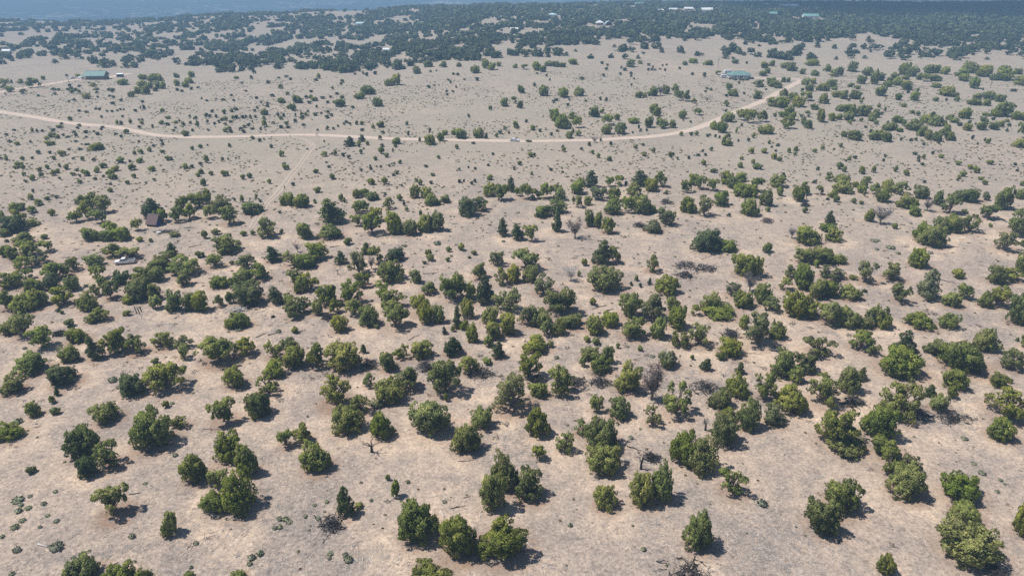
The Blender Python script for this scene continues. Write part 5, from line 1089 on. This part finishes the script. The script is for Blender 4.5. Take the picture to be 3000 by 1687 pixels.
def gable_house(name, foot, rz, L, D, wh, rh, wall, roof, label, over=.45, wins=(), doors=(), cat='house', seams=True, chimney=False, zoff=0.0):
    P = hit(*foot)[0]; root = empty(name, (P.x, P.y, P.z + zoff), rz)
    mb = MB(); mb.box(-L / 2, L / 2, 0, D, -.8, wh)
    mb.poly([(-L / 2, 0, wh), (-L / 2, D, wh), (-L / 2, D / 2, wh + rh * .97)], [(0, 2, 1)]); mb.poly([(L / 2, 0, wh), (L / 2, D, wh), (L / 2, D / 2, wh + rh * .97)], [(0, 1, 2)])
    mb.build('wall', wall, root)
    mb = MB(); k = rh / (D / 2); y0 = -over; z0 = wh - k * over; t = .14
    mb.poly([(x, y, z + dz) for x in (-L / 2 - over, L / 2 + over) for y, z, dz in ((y0, z0, .03), (D / 2, wh + rh, .03), (D + over, z0, .03), (D + over, z0, .03 + t), (D / 2, wh + rh, .03 + t), (y0, z0, .03 + t))],
            [(0, 1, 4, 5), (1, 2, 3, 4), (6, 11, 10, 7), (7, 10, 9, 8), (0, 6, 7, 1), (1, 7, 8, 2), (5, 4, 10, 11), (4, 3, 9, 10), (0, 5, 11, 6), (2, 8, 9, 3)])
    r = mb.build('roof', roof, root)
    if seams:
        n = int(L / .9)
        for i in range(n + 1):
            x = -L / 2 - over + .05 + i * (L + 2 * over - .1) / n; m2 = MB()
            m2.poly([(x + a, y, z + .03 + t + c) for y, z in ((y0 + .01, z0), (D / 2, wh + rh)) for a, c in ((-.03, 0), (.03, 0), (.03, .05), (-.03, .05))], [(0, 1, 5, 4), (1, 2, 6, 5), (2, 3, 7, 6), (3, 0, 4, 7), (0, 3, 2, 1), (4, 5, 6, 7)])
            m2.build('seam', roof, r)
    m2 = MB(); m2.box(-L / 2 - over, L / 2 + over, D / 2 - .14, D / 2 + .14, wh + rh + t, wh + rh + t + .08); m2.build('ridge_cap', roof, r)
    if chimney:
        m2 = MB(); m2.box(L * .22, L * .22 + .5, D * .62, D * .62 + .5, wh, wh + rh + .9); m2.build('chimney', METAL, r)
    for (x, z, w_, h_, f) in wins: window(root, x if f in 'fb' else (L / 2 if f == 'r' else -L / 2), (0 if f == 'f' else D if f == 'b' else x), z, w_, h_, f)
    for (x, f) in doors: window(root, x if f in 'fb' else (L / 2 if f == 'r' else -L / 2), (0 if f == 'f' else x), 1.05, .95, 2.0, f, .07, DARKBOARD, 'door')
    tag(root, label, cat); return root
# long brown house with a teal roof, left
lh = gable_house('ranch_house', (279, 234), math.radians(4), 14.0, 8.5, 3.3, 2.7, BROWNWALL, TEAL, 'long brown house with a teal metal roof at the end of the left drive', over=.9,
   wins=[(-5.4, 1.7, 1.4, 1.1, 'f'), (-2.2, 1.7, 1.4, 1.1, 'f'), (1.8, 1.7, 1.8, 1.1, 'f'), (5.4, 1.7, 1.4, 1.1, 'f'), (4.5, 1.8, 1.4, 1.1, 'r'), (4.5, 1.8, 1.4, 1.1, 'l')], doors=[(.0, 'f')], chimney=True)
mb = MB(); mb.box(-8.45, -7.03, 1.0, 4.4, -.3, .55); d_ = mb.build('porch_deck', DECK, lh)
for i in range(3):
    mb = MB(); mb.box(-8.87 - .3 * i, -8.47 - .3 * i, 1.6, 3.2, -.3, .40 - .16 * i); mb.build('step', DECK, d_)
mb = MB(); mb.poly([(-9.6, -.7, 2.85), (-7.95, -.7, 2.85), (-7.95, 3.9, 4.3), (-9.6, 3.9, 4.3)], [(0, 1, 2, 3)]); mb.poly([(-9.6, -.7, 2.75), (-7.95, -.7, 2.75), (-7.95, 3.9, 4.2), (-9.6, 3.9, 4.2)], [(3, 2, 1, 0)]); mb.build('porch_roof', TEAL, lh)
for x, y, h_ in ((-9.45, -.5, 2.75), (-9.45, 3.7, 4.1), (-8.0, -.5, 2.75)):
    mb = MB(); mb.tube([(x, y, -.3), (x, y, h_)], [.09, .09], 8); mb.build('porch_post', DARKBOARD, lh)
# open shelter
P = hit(353, 226)[0]; root = empty('open_shelter', P, .15)
mb = MB(); mb.poly([(-2.6, -1.6, 2.2), (2.6, -1.6, 2.2), (2.6, 1.6, 2.7), (-2.6, 1.6, 2.7), (-2.6, -1.6, 2.3), (2.6, -1.6, 2.3), (2.6, 1.6, 2.8), (-2.6, 1.6, 2.8)], [(3, 2, 1, 0), (4, 5, 6, 7), (0, 1, 5, 4), (1, 2, 6, 5), (2, 3, 7, 6), (3, 0, 4, 7)]); mb.build('roof', WHITEROOF, root)
for x in (-2.3, 2.3):
    for y in (-1.35, 1.35):
        mb = MB(); mb.tube([(x, y, -.1), (x, y, 2.24 if y < 0 else 2.62)], [.08, .08], 8); mb.build('post', DARKBOARD, root)
mb = MB(); mb.box(-2.2, 2.2, 1.2, 1.3, 0, 2.5); mb.build('back_wall', DARKBOARD, root)
mb = MB(); mb.box(-2.25, -2.15, -1.2, 1.2, 0, 2.3); mb.build('side_wall', DARKBOARD, root)
tag(root, 'small dark open shelter with a pale roof right of the teal-roofed house', 'shelter')
# white house with angled ends and a teal hip roof, right
P = hit(2168, 232)[0]; root = empty('hip_roof_house', (P.x, P.y, P.z), math.radians(-4))
pl = [(-8.2, 2.2), (-5.6, 0), (5.2, 0), (8.2, 2.4), (8.2, 6.6), (5.4, 9), (-5.6, 9), (-8.2, 6.8)]; wh = 2.8
def inset(pts, s_): return [(x * s_, 4.5 + (y - 4.5) * s_) for x, y in pts]
n = len(pl); mb = MB(); mb.poly([(x, y, -.6) for x, y in pl] + [(x, y, wh) for x, y in pl], [(i, (i + 1) % n, (i + 1) % n + n, i + n) for i in range(n)] + [list(range(2 * n - 1, n - 1, -1))[::-1]]); mb.build('wall', WHITEWALL, root)
ov = inset(pl, 1.09); rg = [(-3.4, 4.5, wh + 2.3), (3.2, 4.5, wh + 2.3)]
mb = MB(); V = [(x, y, wh + .02) for x, y in ov] + rg
mb.poly(V, [(1, 2, 9, 8), (5, 6, 8, 9), (0, 1, 8), (7, 0, 8), (6, 7, 8), (2, 3, 9), (3, 4, 9), (4, 5, 9), list(range(n - 1, -1, -1))]); rf = mb.build('roof', TEAL, root)
mb = MB(); mb.tube([rg[0], rg[1]], [.1, .1], 6); mb.build('ridge_cap', TEAL, rf)
for i in range(n):
    a = V[i]; b = rg[0] if i in (0, 1, 6, 7) else rg[1]
    mb = MB(); mb.tube([a, b], [.06, .06], 5); mb.build('hip_seam', TEAL, rf)
for x in (-3.9, -3.1, -1.2, 1.0, 1.6, 3.1, 4.4): window(root, x, 0, 1.5, .62, 1.5, 'f')
window(root, 0.0, 0, 1.05, .9, 2.0, 'f', .07, DARKBOARD, 'door')
tag(root, 'white house with angled ends and teal hip roof by the ranch road', 'house'); white_house = root
HEDGE = FOL['d']
for i, (x, y, w_, h_) in enumerate(((2140, 233, 4.2, 1.3), (2155, 235.5, 4.4, 1.2), (2172, 236.5, 4.6, 1.3), (2188, 236, 3.8, 1.2), (2202, 232, 4.0, 1.4))):
    o = bpy.data.objects.new('hedge_shrub', PROTO['s'][i % 5][0]); o.location = hit(x, y)[0]; o.scale = (w_, 2.0, h_); link(o); o.material_slots[0].link = 'OBJECT'; o.material_slots[0].material = HEDGE
    tag(o, ['leftmost dark hedge shrub under the white house windows', 'second dark hedge shrub from the left under the white house', 'middle dark hedge shrub in front of the white house', 'fourth dark hedge shrub from the left in front of the white house', 'dark hedge shrub at the right corner of the white house'][i], 'shrub', 'hedge shrubs at the white house')
# trailers beside it
def trailer(foot, rz, L, W_, H_, label):
    P = hit(*foot)[0]; root = empty('camper_trailer', (P.x, P.y, P.z + .02), rz)
    mb = MB(); mb.prism([(-L / 2, .55), (-L / 2, H_ - .3), (-L / 2 + .35, H_), (L / 2 - .15, H_), (L / 2, H_ - .2), (L / 2, .55)], -W_ / 2, W_ / 2); mb.build('body', CARWHITE, root, bevel=.06)
    wheels(root, (-.2, .55), W_ / 2 - .1, .33)
    for x in (-L * .28, L * .2): window(root, x, -W_ / 2, 1.55, .8, .6, 'f', .03)
    window(root, -.1 * L, -W_ / 2, 1.35, .6, 1.5, 'f', .03, WHITEP, 'door')
    mb = MB(); mb.tube([(L / 2, 0, .5), (L / 2 + 1.1, 0, .45)], [.07, .05], 6); mb.build('tow_hitch', CHROME, root)
    tag(root, label, 'trailer'); return root
trailer((2131, 217), 0.05, 5.6, 2.6, 2.8, 'white camper trailer behind the left end of the white house')
trailer((2120, 229), -.1, 4.2, 2.3, 2.5, 'short white trailer in front of the left end of the white house')
# pavilion on the hill with a round-topped metal shed
P = hit(1757, 76)[0]; root = empty('pavilion', (P.x, P.y, P.z + .2))
mb = MB(); mb.box(-9, 7, -3.5, 7, -1.4, 0); mb.build('terrace', TANWALL, root)
V = [(-5, -1.2, 3.2), (5, -1.2, 3.2), (5, 6.2, 3.2), (-5, 6.2, 3.2), (0, 2.5, 6.0)]
mb = MB(); mb.poly(V, [(0, 1, 4), (1, 2, 4), (2, 3, 4), (3, 0, 4), (3, 2, 1, 0)]); mb.build('roof', WHITEROOF, root)
mb = MB(); mb.box(-4.2, 4.2, 1.4, 5.6, 0, 3.18); mb.build('wall', TANWALL, root)
for x in (-1.6, .6, 2.8): window(root, x, 1.4, 1.5, 1.5, 2.2, 'f')
for x in (-4.6, -1.6, 1.6, 4.6):
    mb = MB(); mb.tube([(x, -.9, 0), (x, -.9, 3.18)], [.15, .15], 8); mb.build('post', TRIM, root)
tag(root, 'white pyramid-roofed pavilion on a tan terrace on the wooded hill', 'pavilion')
P = hit(1784, 76)[0]; root = empty('arched_shed', (P.x, P.y, P.z))
arc = [(4.6 * math.cos(a), 4.9 * math.sin(a)) for a in np.linspace(0, math.pi, 13)]; arci = [(x * .93, z * .95) for x, z in arc]
mb = MB(); m_ = len(arc)
V = [(x, y, z) for y in (0, 9) for x, z in arc] + [(x, y, z) for y in (0, 9) for x, z in arci]
F = []
for i in range(m_ - 1):
    F += [(i, i + m_, i + 1 + m_, i + 1), (2 * m_ + i, 2 * m_ + i + 1, 3 * m_ + i + 1, 3 * m_ + i), (i, i + 1, 2 * m_ + i + 1, 2 * m_ + i), (m_ + i, 3 * m_ + i, 3 * m_ + i + 1, m_ + i + 1)]
mb.poly(V, F); mb.build('arched_shell', BLUEROOF, root)
mb = MB(); mb.poly([(x * .92, 6, z * .94) for x, z in arc], [list(range(m_))]); mb.build('end_wall', DARKBOARD, root)
for y in (.0, 3.0, 6.0, 9.0):
    mb = MB(); mb.tube([(x * 1.005, y, z * 1.005) for x, z in arc], [.08] * m_, 5); mb.build('rib', METAL, root)
tag(root, 'pale blue arched metal shed right of the white pavilion', 'shed')
FW = [(-3.2, 1.5, 1.1, 1.1, 'f'), (0.6, 1.5, 1.4, 1.1, 'f'), (3.4, 1.5, 1.1, 1.1, 'f')]
for ft, rz, L_, D_, wh_, rh_, wm, rm, lab in (
    ((1937, 39), .25, 8, 7, 3.2, 1.8, WHITEWALL, WHITEROOF, 'white gabled wing at the left end of the far house row'),
    ((1973, 36), .0, 12, 8, 3.0, 2.2, WHITEWALL, WHITEROOF, 'white-roofed house second from the left in the far house row'),
    ((2018, 32), .0, 13, 8, 2.6, 2.0, TANWALL, WHITEROOF, 'low white-roofed house third in the far house row'),
    ((2072, 37), -.05, 16, 9, 3.4, 2.6, WHITEWALL, WHITEROOF, 'largest white house at the right end of the far house row'),
    ((2320, 23), -.05, 20, 8, 2.6, 1.8, TANWALL, WHITEROOF, 'long white-roofed building in the shaded woods on the ridge'),
    ((2292, 23), .2, 6, 6, 2.8, 1.6, WHITEWALL, WHITEROOF, 'small white shed left of the long white-roofed building'),
    ((2376, 55), .0, 20, 8, 3.0, 2.4, WHITEWALL, GREENROOF, 'long green-roofed house in the shaded woods on the right'),
    ((2266, 49), .15, 11, 7, 3.4, 2.0, BROWNWALL, GREENROOF, 'dark green-roofed cabin in the shaded woods'),
    ((2243, 20), -.15, 11, 6, 2.6, 1.6, TANWALL, BLUEROOF, 'small pale blue roof high in the shaded woods'),
    ((1875, 16), .0, 16, 7, 2.6, 2.0, WHITEWALL, TEAL, 'far teal-roofed house on the left of the ridge'),
    ((2057, 5), .0, 10, 6, 2.6, 1.8, WHITEWALL, BLUEROOF, 'tiny pale-roofed house at the very top of the ridge'),
    ((1054, 75), .05, 11, 6, 2.4, 1.8, WHITEWALL, BLUEROOF, 'pale-roofed house in the woods left of centre'),
    ((1131, 154), .0, 6, 4, 2.4, 1.2, WHITEWALL, WHITEROOF, 'small white shed in the clearing at the wood edge'),
    ((1507, 94), .1, 8, 5, 2.6, 1.4, WHITEWALL, WHITEROOF, 'little white shed among the trees below the ridge'),
    ((18, 158), .1, 8, 5, 2.6, 1.5, WHITEWALL, WHITEROOF, 'small white building at the left edge beyond the plain')):
    k = L_ / 11.0
    gable_house('far_house', ft, rz, L_, D_, wh_, rh_, wm, rm, lab, over=.4, wins=[(x * k, z, w_, h_, f) for x, z, w_, h_, f in FW] if L_ > 9 else [(-L_ * .25, 1.5, 1, 1, 'f')], doors=[(-.9 * k, 'f')] if L_ > 9 else [(L_ * .2, 'f')], seams=False, zoff=.3)
P = hit(1618, 50)[0]; root = empty('water_tank', (P.x, P.y, P.z))
mb = MB(); mb.tube([(0, 0, -.5), (0, 0, 3.2), (0, 0, 3.25)], [7, 7, 6.9], 24); mb.build('tank_wall', BLUEROOF, root)
mb = MB(); mb.tube([(0, 0, 3.26), (0, 0, 4.9)], [7.1, .4], 24); mb.build('tank_roof', BLUEROOF, root)
tag(root, 'round pale grey-blue tank among the trees on the hill', 'tank')
# steep-roofed shed in the left grove
P = hit(444, 664)[0]; root = empty('steep_roof_shed', P, math.radians(-12))
L_, D_, wh_, rh_ = 3.6, 4.2, 1.0, 2.6
mb = MB(); mb.box(-L_ / 2, L_ / 2, 0, D_, -.2, wh_)
for sx_ in (-1, 1): mb.poly([(sx_ * L_ / 2, 0, wh_), (sx_ * L_ / 2, D_, wh_), (sx_ * L_ / 2, D_ / 2, wh_ + rh_)], [(0, 2, 1) if sx_ < 0 else (0, 1, 2)])
mb.build('wall', DARKBOARD, root)
k = rh_ / (D_ / 2); ov_ = .30; y0, z0 = -ov_, wh_ - k * ov_
for nm, ya, za, yb, zb in (('front_roof', y0, z0, D_ / 2, wh_ + rh_), ('back_roof', D_ + ov_, z0, D_ / 2, wh_ + rh_)):
    mb = MB(); x0, x1 = -L_ / 2 - .3, L_ / 2 + .3
    V = [(x0, ya, za + .04), (x1, ya, za + .04), (x1, yb, zb + .04), (x0, yb, zb + .04)]; V += [(x, y, z + .12) for x, y, z in V]
    F = [(0, 3, 2, 1), (4, 5, 6, 7), (0, 1, 5, 4), (1, 2, 6, 5), (2, 3, 7, 6), (3, 0, 4, 7)]
    if nm == 'back_roof': F = [f[::-1] for f in F]
    mb.poly(V, F); mb.build(nm, BROWNROOF, root)
mb = MB(); mb.box(-L_ / 2 - .3, L_ / 2 + .3, D_ / 2 - .12, D_ / 2 + .12, wh_ + rh_ + .1, wh_ + rh_ + .2); mb.build('ridge_cap', METAL, root)
mb = MB(); mb.box(L_ / 2 + .01, L_ / 2 + .05, .7, 2.2, 0, 1.3); d_ = mb.build('door', TARP, root, )
mb = MB(); mb.tube([(L_ / 2 + .05, .85, .7), (L_ / 2 + .11, .85, .7)], [.04, .04], 6); mb.build('handle', METAL, d_)
tag(root, 'small brown steep-roofed shed with a blue cover, in the left grove', 'shed'); landmarks.append((440, 645, 'brown steep-roofed shed'))
# rubbish heap by the shed
P = hit(482, 680)[0]; root = empty('debris_heap', P); rr = random.Random(9)
for nm, mat_, n_ in (('boards', DARKWOOD, 60), ('grey_scraps', DEADWOOD, 60)):
    mb = MB()
    for i in range(n_):
        x, y = rr.gauss(.3, 1.6), rr.gauss(0, .9); e = max(.1, 1 - (x / 4) ** 2 - (y / 2.2) ** 2)
        mb.box(-rr.uniform(.2, .8), rr.uniform(.2, .8), -.09, .09, 0, .05, 0, rr.uniform(0, 3.1), (x, y, rr.uniform(0, .55) * e))
    mb.build(nm, mat_, root)
mb = MB()
for i in range(9):
    x, y = rr.gauss(-1.3, .45), rr.gauss(-1.2, .25)
    mb.tube([(x - .35, y, .1), (x, y + .1, .38), (x + .4, y, .12)], [.12, .24, .1], 7)
mb.build('white_sheeting', WHITEP, root, smooth=True)
tag(root, 'grey debris heap with crumpled white sheeting beside the brown shed', 'debris heap'); landmarks.append((482, 677, 'debris heap beside the shed'))
P = hit(552, 668)[0]; root = empty('scrap_pile', P)
for nm, mat_, n_, s_ in (('stones', STONE, 8, .28), ('scraps', DARKWOOD, 20, .0)):
    mb = MB()
    for i in range(n_):
        x, y = rr.gauss(0, .8), rr.gauss(0, .4)
        if s_: mb.tube([(x, y, 0), (x + .03, y, .2), (x, y, .3)], [s_, s_ * .85, s_ * .3], 7)
        else: crooked(mb, rr, (x - .6, y, .05), (x + .6, y + rr.uniform(-.4, .4), rr.uniform(.05, .4)), .04, 5, 3)
    mb.build(nm, mat_, root)
tag(root, 'small pile of pale stones and dark scraps right of the debris heap', 'scrap pile')

# ------------------------------------------------------------------ person on the track
def person(foot, rz, label):
    P = hit(*foot)[0]
    V = {'pel': (0, 0, .94, .13), 'wa': (0, 0, 1.10, .125), 'ch': (0, .01, 1.30, .15), 'nk': (0, 0, 1.48, .06), 'hd': (0, -.01, 1.60, .085), 'tp': (0, -.005, 1.70, .08)}
    E = [('pel', 'wa'), ('wa', 'ch'), ('ch', 'nk'), ('nk', 'hd'), ('hd', 'tp')]
    V['nose'] = (0, -.105, 1.60, .018); E.append(('hd', 'nose'))
    for s_, sx_ in (('l', -1), ('r', 1)):
        st = .10 * sx_
        V.update({s_ + 'hip': (.10 * sx_, 0, .88, .10), s_ + 'kn': (.11 * sx_, -.03 + st * .6, .49, .065), s_ + 'an': (.11 * sx_, st * 1.2, .09, .045), s_ + 'toe': (.12 * sx_, -.17 + st * 1.2, .04, .04),
                  s_ + 'sh': (.18 * sx_, 0, 1.40, .07), s_ + 'el': (.25 * sx_, .03, 1.13, .048), s_ + 'wr': (.26 * sx_, -.06, .89, .034), s_ + 'pa': (.26 * sx_, -.08, .82, .036)})
        E += [('pel', s_ + 'hip'), (s_ + 'hip', s_ + 'kn'), (s_ + 'kn', s_ + 'an'), (s_ + 'an', s_ + 'toe'), ('ch', s_ + 'sh'), (s_ + 'sh', s_ + 'el'), (s_ + 'el', s_ + 'wr'), (s_ + 'wr', s_ + 'pa')]
        for f, (dy, ln) in enumerate(((-.03, .085), (-.01, .095), (.01, .09), (.03, .07))):
            V[s_ + 'f%d' % f] = (.26 * sx_, -.085 + dy * .9, .82 - .05, .009); V[s_ + 'g%d' % f] = (.25 * sx_, -.095 + dy, .82 - .05 - ln * .5, .008)
            E += [(s_ + 'pa', s_ + 'f%d' % f), (s_ + 'f%d' % f, s_ + 'g%d' % f)]
        V[s_ + 'th'] = (.235 * sx_, -.125, .80, .010); E.append((s_ + 'pa', s_ + 'th'))
    names = list(V); me = bpy.data.meshes.new('person'); me.from_pydata([V[k][:3] for k in names], [(names.index(a), names.index(b)) for a, b in E], [])
    o = bpy.data.objects.new('person', me); link(o)
    sk = o.modifiers.new('skin', 'SKIN'); sb = o.modifiers.new('sub', 'SUBSURF'); sb.levels = sb.render_levels = 1
    for i, k in enumerate(names):
        r = V[k][3]; me.skin_vertices[0].data[i].radius = (r, r * (.75 if k in ('ch', 'wa', 'pel') else 1)); me.skin_vertices[0].data[i].use_root = (k == 'pel')
    dg = bpy.context.evaluated_depsgraph_get(); m2 = bpy.data.meshes.new_from_object(o.evaluated_get(dg))
    o.modifiers.clear(); o.data = m2
    m2.materials.clear()
    for mt in (plain('brown_jacket', (0.10, 0.045, 0.04), .85), plain('dark_trousers', (0.035, 0.03, 0.035), .85), plain('skin', (0.42, 0.26, 0.19), .6), plain('dark_hat_hair', (0.03, 0.022, 0.02), .8), plain('dark_boots', (0.03, 0.025, 0.02), .7)): m2.materials.append(mt)
    for f in m2.polygons:
        c = f.center; z = c.z
        f.material_index = 3 if (z > 1.62 or (z > 1.54 and c.y > .02)) else 2 if (z > 1.47 or (z < .86 and abs(c.x) > .215)) else 0 if z > .93 or abs(c.x) > .2 else 4 if z < .12 else 1
        f.use_smooth = True
    o.location = P; o.rotation_euler = (0, 0, rz)
    tag(o, label, 'person'); return o
person((834.5, 555.5), math.radians(20), 'person in dark brownish clothes walking on the two-track')
landmarks += [(834, 548, 'person on the two-track'), (2166, 222, 'white house with the teal hip roof'), (278, 220, 'long brown teal-roofed house')]

# ------------------------------------------------------------------ a cumulus cloud overhead shades the wooded ridge on the right
def cloud(name, cx, cy, cz, rx, ry, seed, label):
    rng = np.random.default_rng(seed); V, F = [], []; off = 0
    import bmesh
    bm = bmesh.new(); bmesh.ops.create_icosphere(bm, subdivisions=3, radius=1); sv = np.array([v.co[:] for v in bm.verts]); sf = np.array([[v.index for v in f.verts] for f in bm.faces]); bm.free()
    for i in range(120):
        a = rng.uniform(0, 6.283); r = math.sqrt(rng.uniform(0, 1)) * .95; s_ = rng.uniform(70, 170) * (1.15 - .5 * r)
        c = np.array([cx + rx * r * math.cos(a), cy + ry * r * math.sin(a), cz + rng.uniform(0, 90) * (1 - r)])
        q = sv * (1 + .12 * np.sin(sv[:, [1, 2, 0]] * 5 + i)) * s_ * np.array([1, 1, .62]); q[:, 2] = np.maximum(q[:, 2], -25)
        V.append(q + c); F.append(sf + off); off += len(sv)
    nt = NT('cloud_white'); nt.b.inputs['Base Color'].default_value = (.86, .87, .89, 1); nt.b.inputs['Roughness'].default_value = 1
    m = nt.mat                                             # droplets let part of the light through, more so at the thin rim
    pv = nt.n('ShaderNodeNewGeometry').outputs['Position']; mp = nt.n('ShaderNodeMapping', vector_type='TEXTURE'); mp.inputs['Location'].default_value = (cx, cy, cz); mp.inputs['Scale'].default_value = (rx, ry, 400)
    nt.l(pv, mp.inputs[0]); ln = nt.n('ShaderNodeVectorMath', operation='LENGTH'); nt.l(mp.outputs[0], ln.inputs[0])
    tr = nt.n('ShaderNodeBsdfTransparent'); mx = nt.n('ShaderNodeMixShader'); nt.l(nt.ramp(ln.outputs['Value'], [(.45, .42), (1.0, .07)]), mx.inputs[0])
    nt.l(tr.outputs[0], mx.inputs[1]); nt.l(nt.b.outputs[0], mx.inputs[2]); nt.l(mx.outputs[0], nt.out.inputs['Surface'])
    o = bpy.data.objects.new(name, mesh_np(name, np.concatenate(V), [np.concatenate(F)], m, smooth=True)); link(o)
    tag(o, label, 'cloud', kind='structure'); return o
CLOUD_H = 1000.0
off_ = SUN_DIR * (CLOUD_H / SUN_DIR.z)
cloud('cloud', 1010 + off_.x, 1230 + off_.y, CLOUD_H, 690, 400, 4, 'white cumulus cloud over the ridge')

# ------------------------------------------------------------------ labels that single plants out
landmarks += [(1160, 1300 - 0, 'x')][:0]
SHAPE = {'b': 'dome-shaped', 't': 'short-trunked', 'o': 'ragged open', 'p': 'cone-shaped'}
TONE = {'': 'green', 'd': 'dark green', 'g': 'grey-green', 'y': 'yellow-green'}
SHORT = []
for x, y, lab in landmarks:
    SHORT.append((x, y, lab))
ORD = ['nearest', 'second', 'third', 'fourth', 'fifth', 'sixth', 'seventh', 'eighth', 'ninth', 'tenth', 'eleventh', 'twelfth', 'thirteenth', 'fourteenth', 'fifteenth', 'sixteenth', 'seventeenth', 'eighteenth']
NICK = {}
def nick(lab):
    w = lab.split()
    for stop in ('with', 'at', 'behind', 'beside', 'shaded', 'right', 'left', 'under', 'near', 'standing', 'on', 'among', 'between', 'above', 'below', 'leaning', 'touching', 'alone', 'in', 'half', 'across'):
        if stop in w[2:]: w = w[:2 + w[2:].index(stop)]
    return ' '.join(w[:6])
nicks = {}
for i, (x, y, lab) in enumerate(SHORT):
    nicks.setdefault(nick(lab), []).append(i)
usable = [i for nk, ii in nicks.items() if len(ii) == 1 for i in ii]
extra = [(60, 1640, 'bottom left corner'), (2990, 1650, 'bottom right corner'), (0, 1120, 'left edge below the middle'), (2995, 1120, 'right edge below the middle'), (0, 720, 'left edge at mid height'), (2995, 720, 'right edge at mid height'), (2995, 480, 'right edge above mid height'), (1210, 1640, 'bottom edge left of centre')]
LM = [(SHORT[i][0], SHORT[i][1], nick(SHORT[i][2])) for i in usable] + extra
PLAIN_LM = LM + [(868, 404, 'mouth of the two-track'), (60, 337, 'left end of the dirt road'), (385, 382, 'first bend of the dirt road'), (2080, 362, 'right-hand bend of the dirt road'), (2352, 234, 'road junction by the white house'), (282, 430, 'broadest round juniper on the left plain'), (2470, 400, 'dark tree clump beyond the road bend'), (1640, 250, 'row of four junipers on the far plain'), (1130, 265, 'three dark junipers on the far plain'), (600, 360, 'thicket of seedlings beyond the road')]
NUM = ['nearest', 'second', 'third', 'fourth', 'fifth', 'sixth', 'seventh', 'eighth', 'ninth', 'tenth', 'eleventh', 'twelfth', 'thirteenth', 'fourteenth', 'fifteenth', 'sixteenth', 'seventeenth', 'eighteenth', 'nineteenth', 'twentieth']
def single_out(things, marks, head, noun, cat, group):
    """label each thing by its look and by its rank on one side of the nearest landmark"""
    cells = {}
    for p in things:
        b = min(range(len(marks)), key=lambda i: math.hypot(p['px'] - marks[i][0], 1.5 * (p['py'] - marks[i][1])))
        dx, dy = p['px'] - marks[b][0], 1.5 * (p['py'] - marks[b][1])
        ang = math.degrees(math.atan2(-dy, dx)) % 360
        d8 = ['right of', 'above right of', 'above', 'above left of', 'left of', 'below left of', 'below', 'below right of'][int((ang + 22.5) // 45) % 8]
        if 'edge' in marks[b][2] or 'corner' in marks[b][2]: d8 = 'from'
        p['dist'] = math.hypot(dx, dy)
        cells.setdefault((b, d8), []).append(p)
    for (b, d8), lst in cells.items():
        lst.sort(key=lambda p: p['dist'])
        for i, p in enumerate(lst):
            where = ('' if len(lst) == 1 else NUM[min(i, 19)] + ' ') + d8 + ' the ' + marks[b][2]
            h = head(p); lab = '%s, %s' % (h, where)
            while len(lab.split()) > 16 and len(h.split()) > 1:
                h = ' '.join(h.split()[1:]); lab = '%s, %s' % (h, where)
            tag(p['ob'], lab, cat, group(p))
single_out(tree_near + pinyons, LM, lambda p: '%s %s %s' % (TONE[p['kind'][1:]], SHAPE[p['kind'][0]], 'pinyon' if p['kind'][0] == 'p' else 'juniper'), '', 'tree',
           lambda p: 'pinyons among the junipers' if p['kind'][0] == 'p' else 'junipers of the near woods')
single_out(bush_near, PLAIN_LM, lambda p: ('low' if p['H'] < .6 * p['W'] else 'tall' if p['H'] > 1.05 * p['W'] else 'round') + (' %s' % {'': 'green', 'g': 'grey-green', 'y': 'yellow-green'}[p['kind'][1:]]) + ' juniper bush', '', 'bush',
           lambda p: 'young junipers on the open plain' if p['py'] < 600 else 'small juniper bushes in the woods')
single_out(sages, LM, lambda p: ('wide' if p['W'] > 1.3 else 'small') + ' grey-green sagebrush clump', '', 'sagebrush', lambda p: 'sagebrush clumps')
for o, x, y, tone in log_obs:
    c = {'pale': 'bleached white', 'dark': 'dark', 'grey': 'grey', 'brown': 'brown'}[tone]
    near = min(LM, key=lambda q: math.hypot(x - q[0], 1.5 * (y - q[1])))
    dx, dy = x - near[0], 1.5 * (y - near[1])
    d4 = 'near' if 'edge' in near[2] or 'corner' in near[2] else ('right of' if dx > 0 else 'left of') if abs(dx) > abs(dy) else ('below' if dy > 0 else 'above')
    o['_l'] = '%s fallen branch lying %s the %s' % (c, d4, near[2])
seen = {}
for o, x, y, tone in log_obs: seen.setdefault(o['_l'], []).append((x, o))
for lab, lst in seen.items():
    lst.sort(key=lambda q: q[0])
    for i, (x, o) in enumerate(lst):
        l2 = lab if len(lst) == 1 else ('leftmost ' if i == 0 else 'rightmost ' if i == len(lst) - 1 else 'middle ' if len(lst) == 3 else ORD[i] + ' ') + lab
        del o['_l']; tag(o, l2, 'log', 'fallen branches')

# ------------------------------------------------------------------ haze
def build_haze():
    m = bpy.data.materials.new('haze_air'); m.use_nodes = True
    t = m.node_tree; t.nodes.remove(t.nodes['Principled BSDF'])
    v = t.nodes.new('ShaderNodeVolumePrincipled')
    v.inputs['Color'].default_value = (0.42, 0.68, 0.96, 1)
    v.inputs['Density'].default_value = HAZE_DENSITY
    v.inputs['Anisotropy'].default_value = 0.0
    t.links.new(v.outputs[0], t.nodes['Material Output'].inputs['Volume'])
    mb = MB(); mb.box(-10800, 10800, -400, 9800, -190, CAM_H + 8)
    o = mb.build('haze', m); tag(o, 'thin blue haze in the air over the valley', 'haze', kind='stuff')
build_haze()
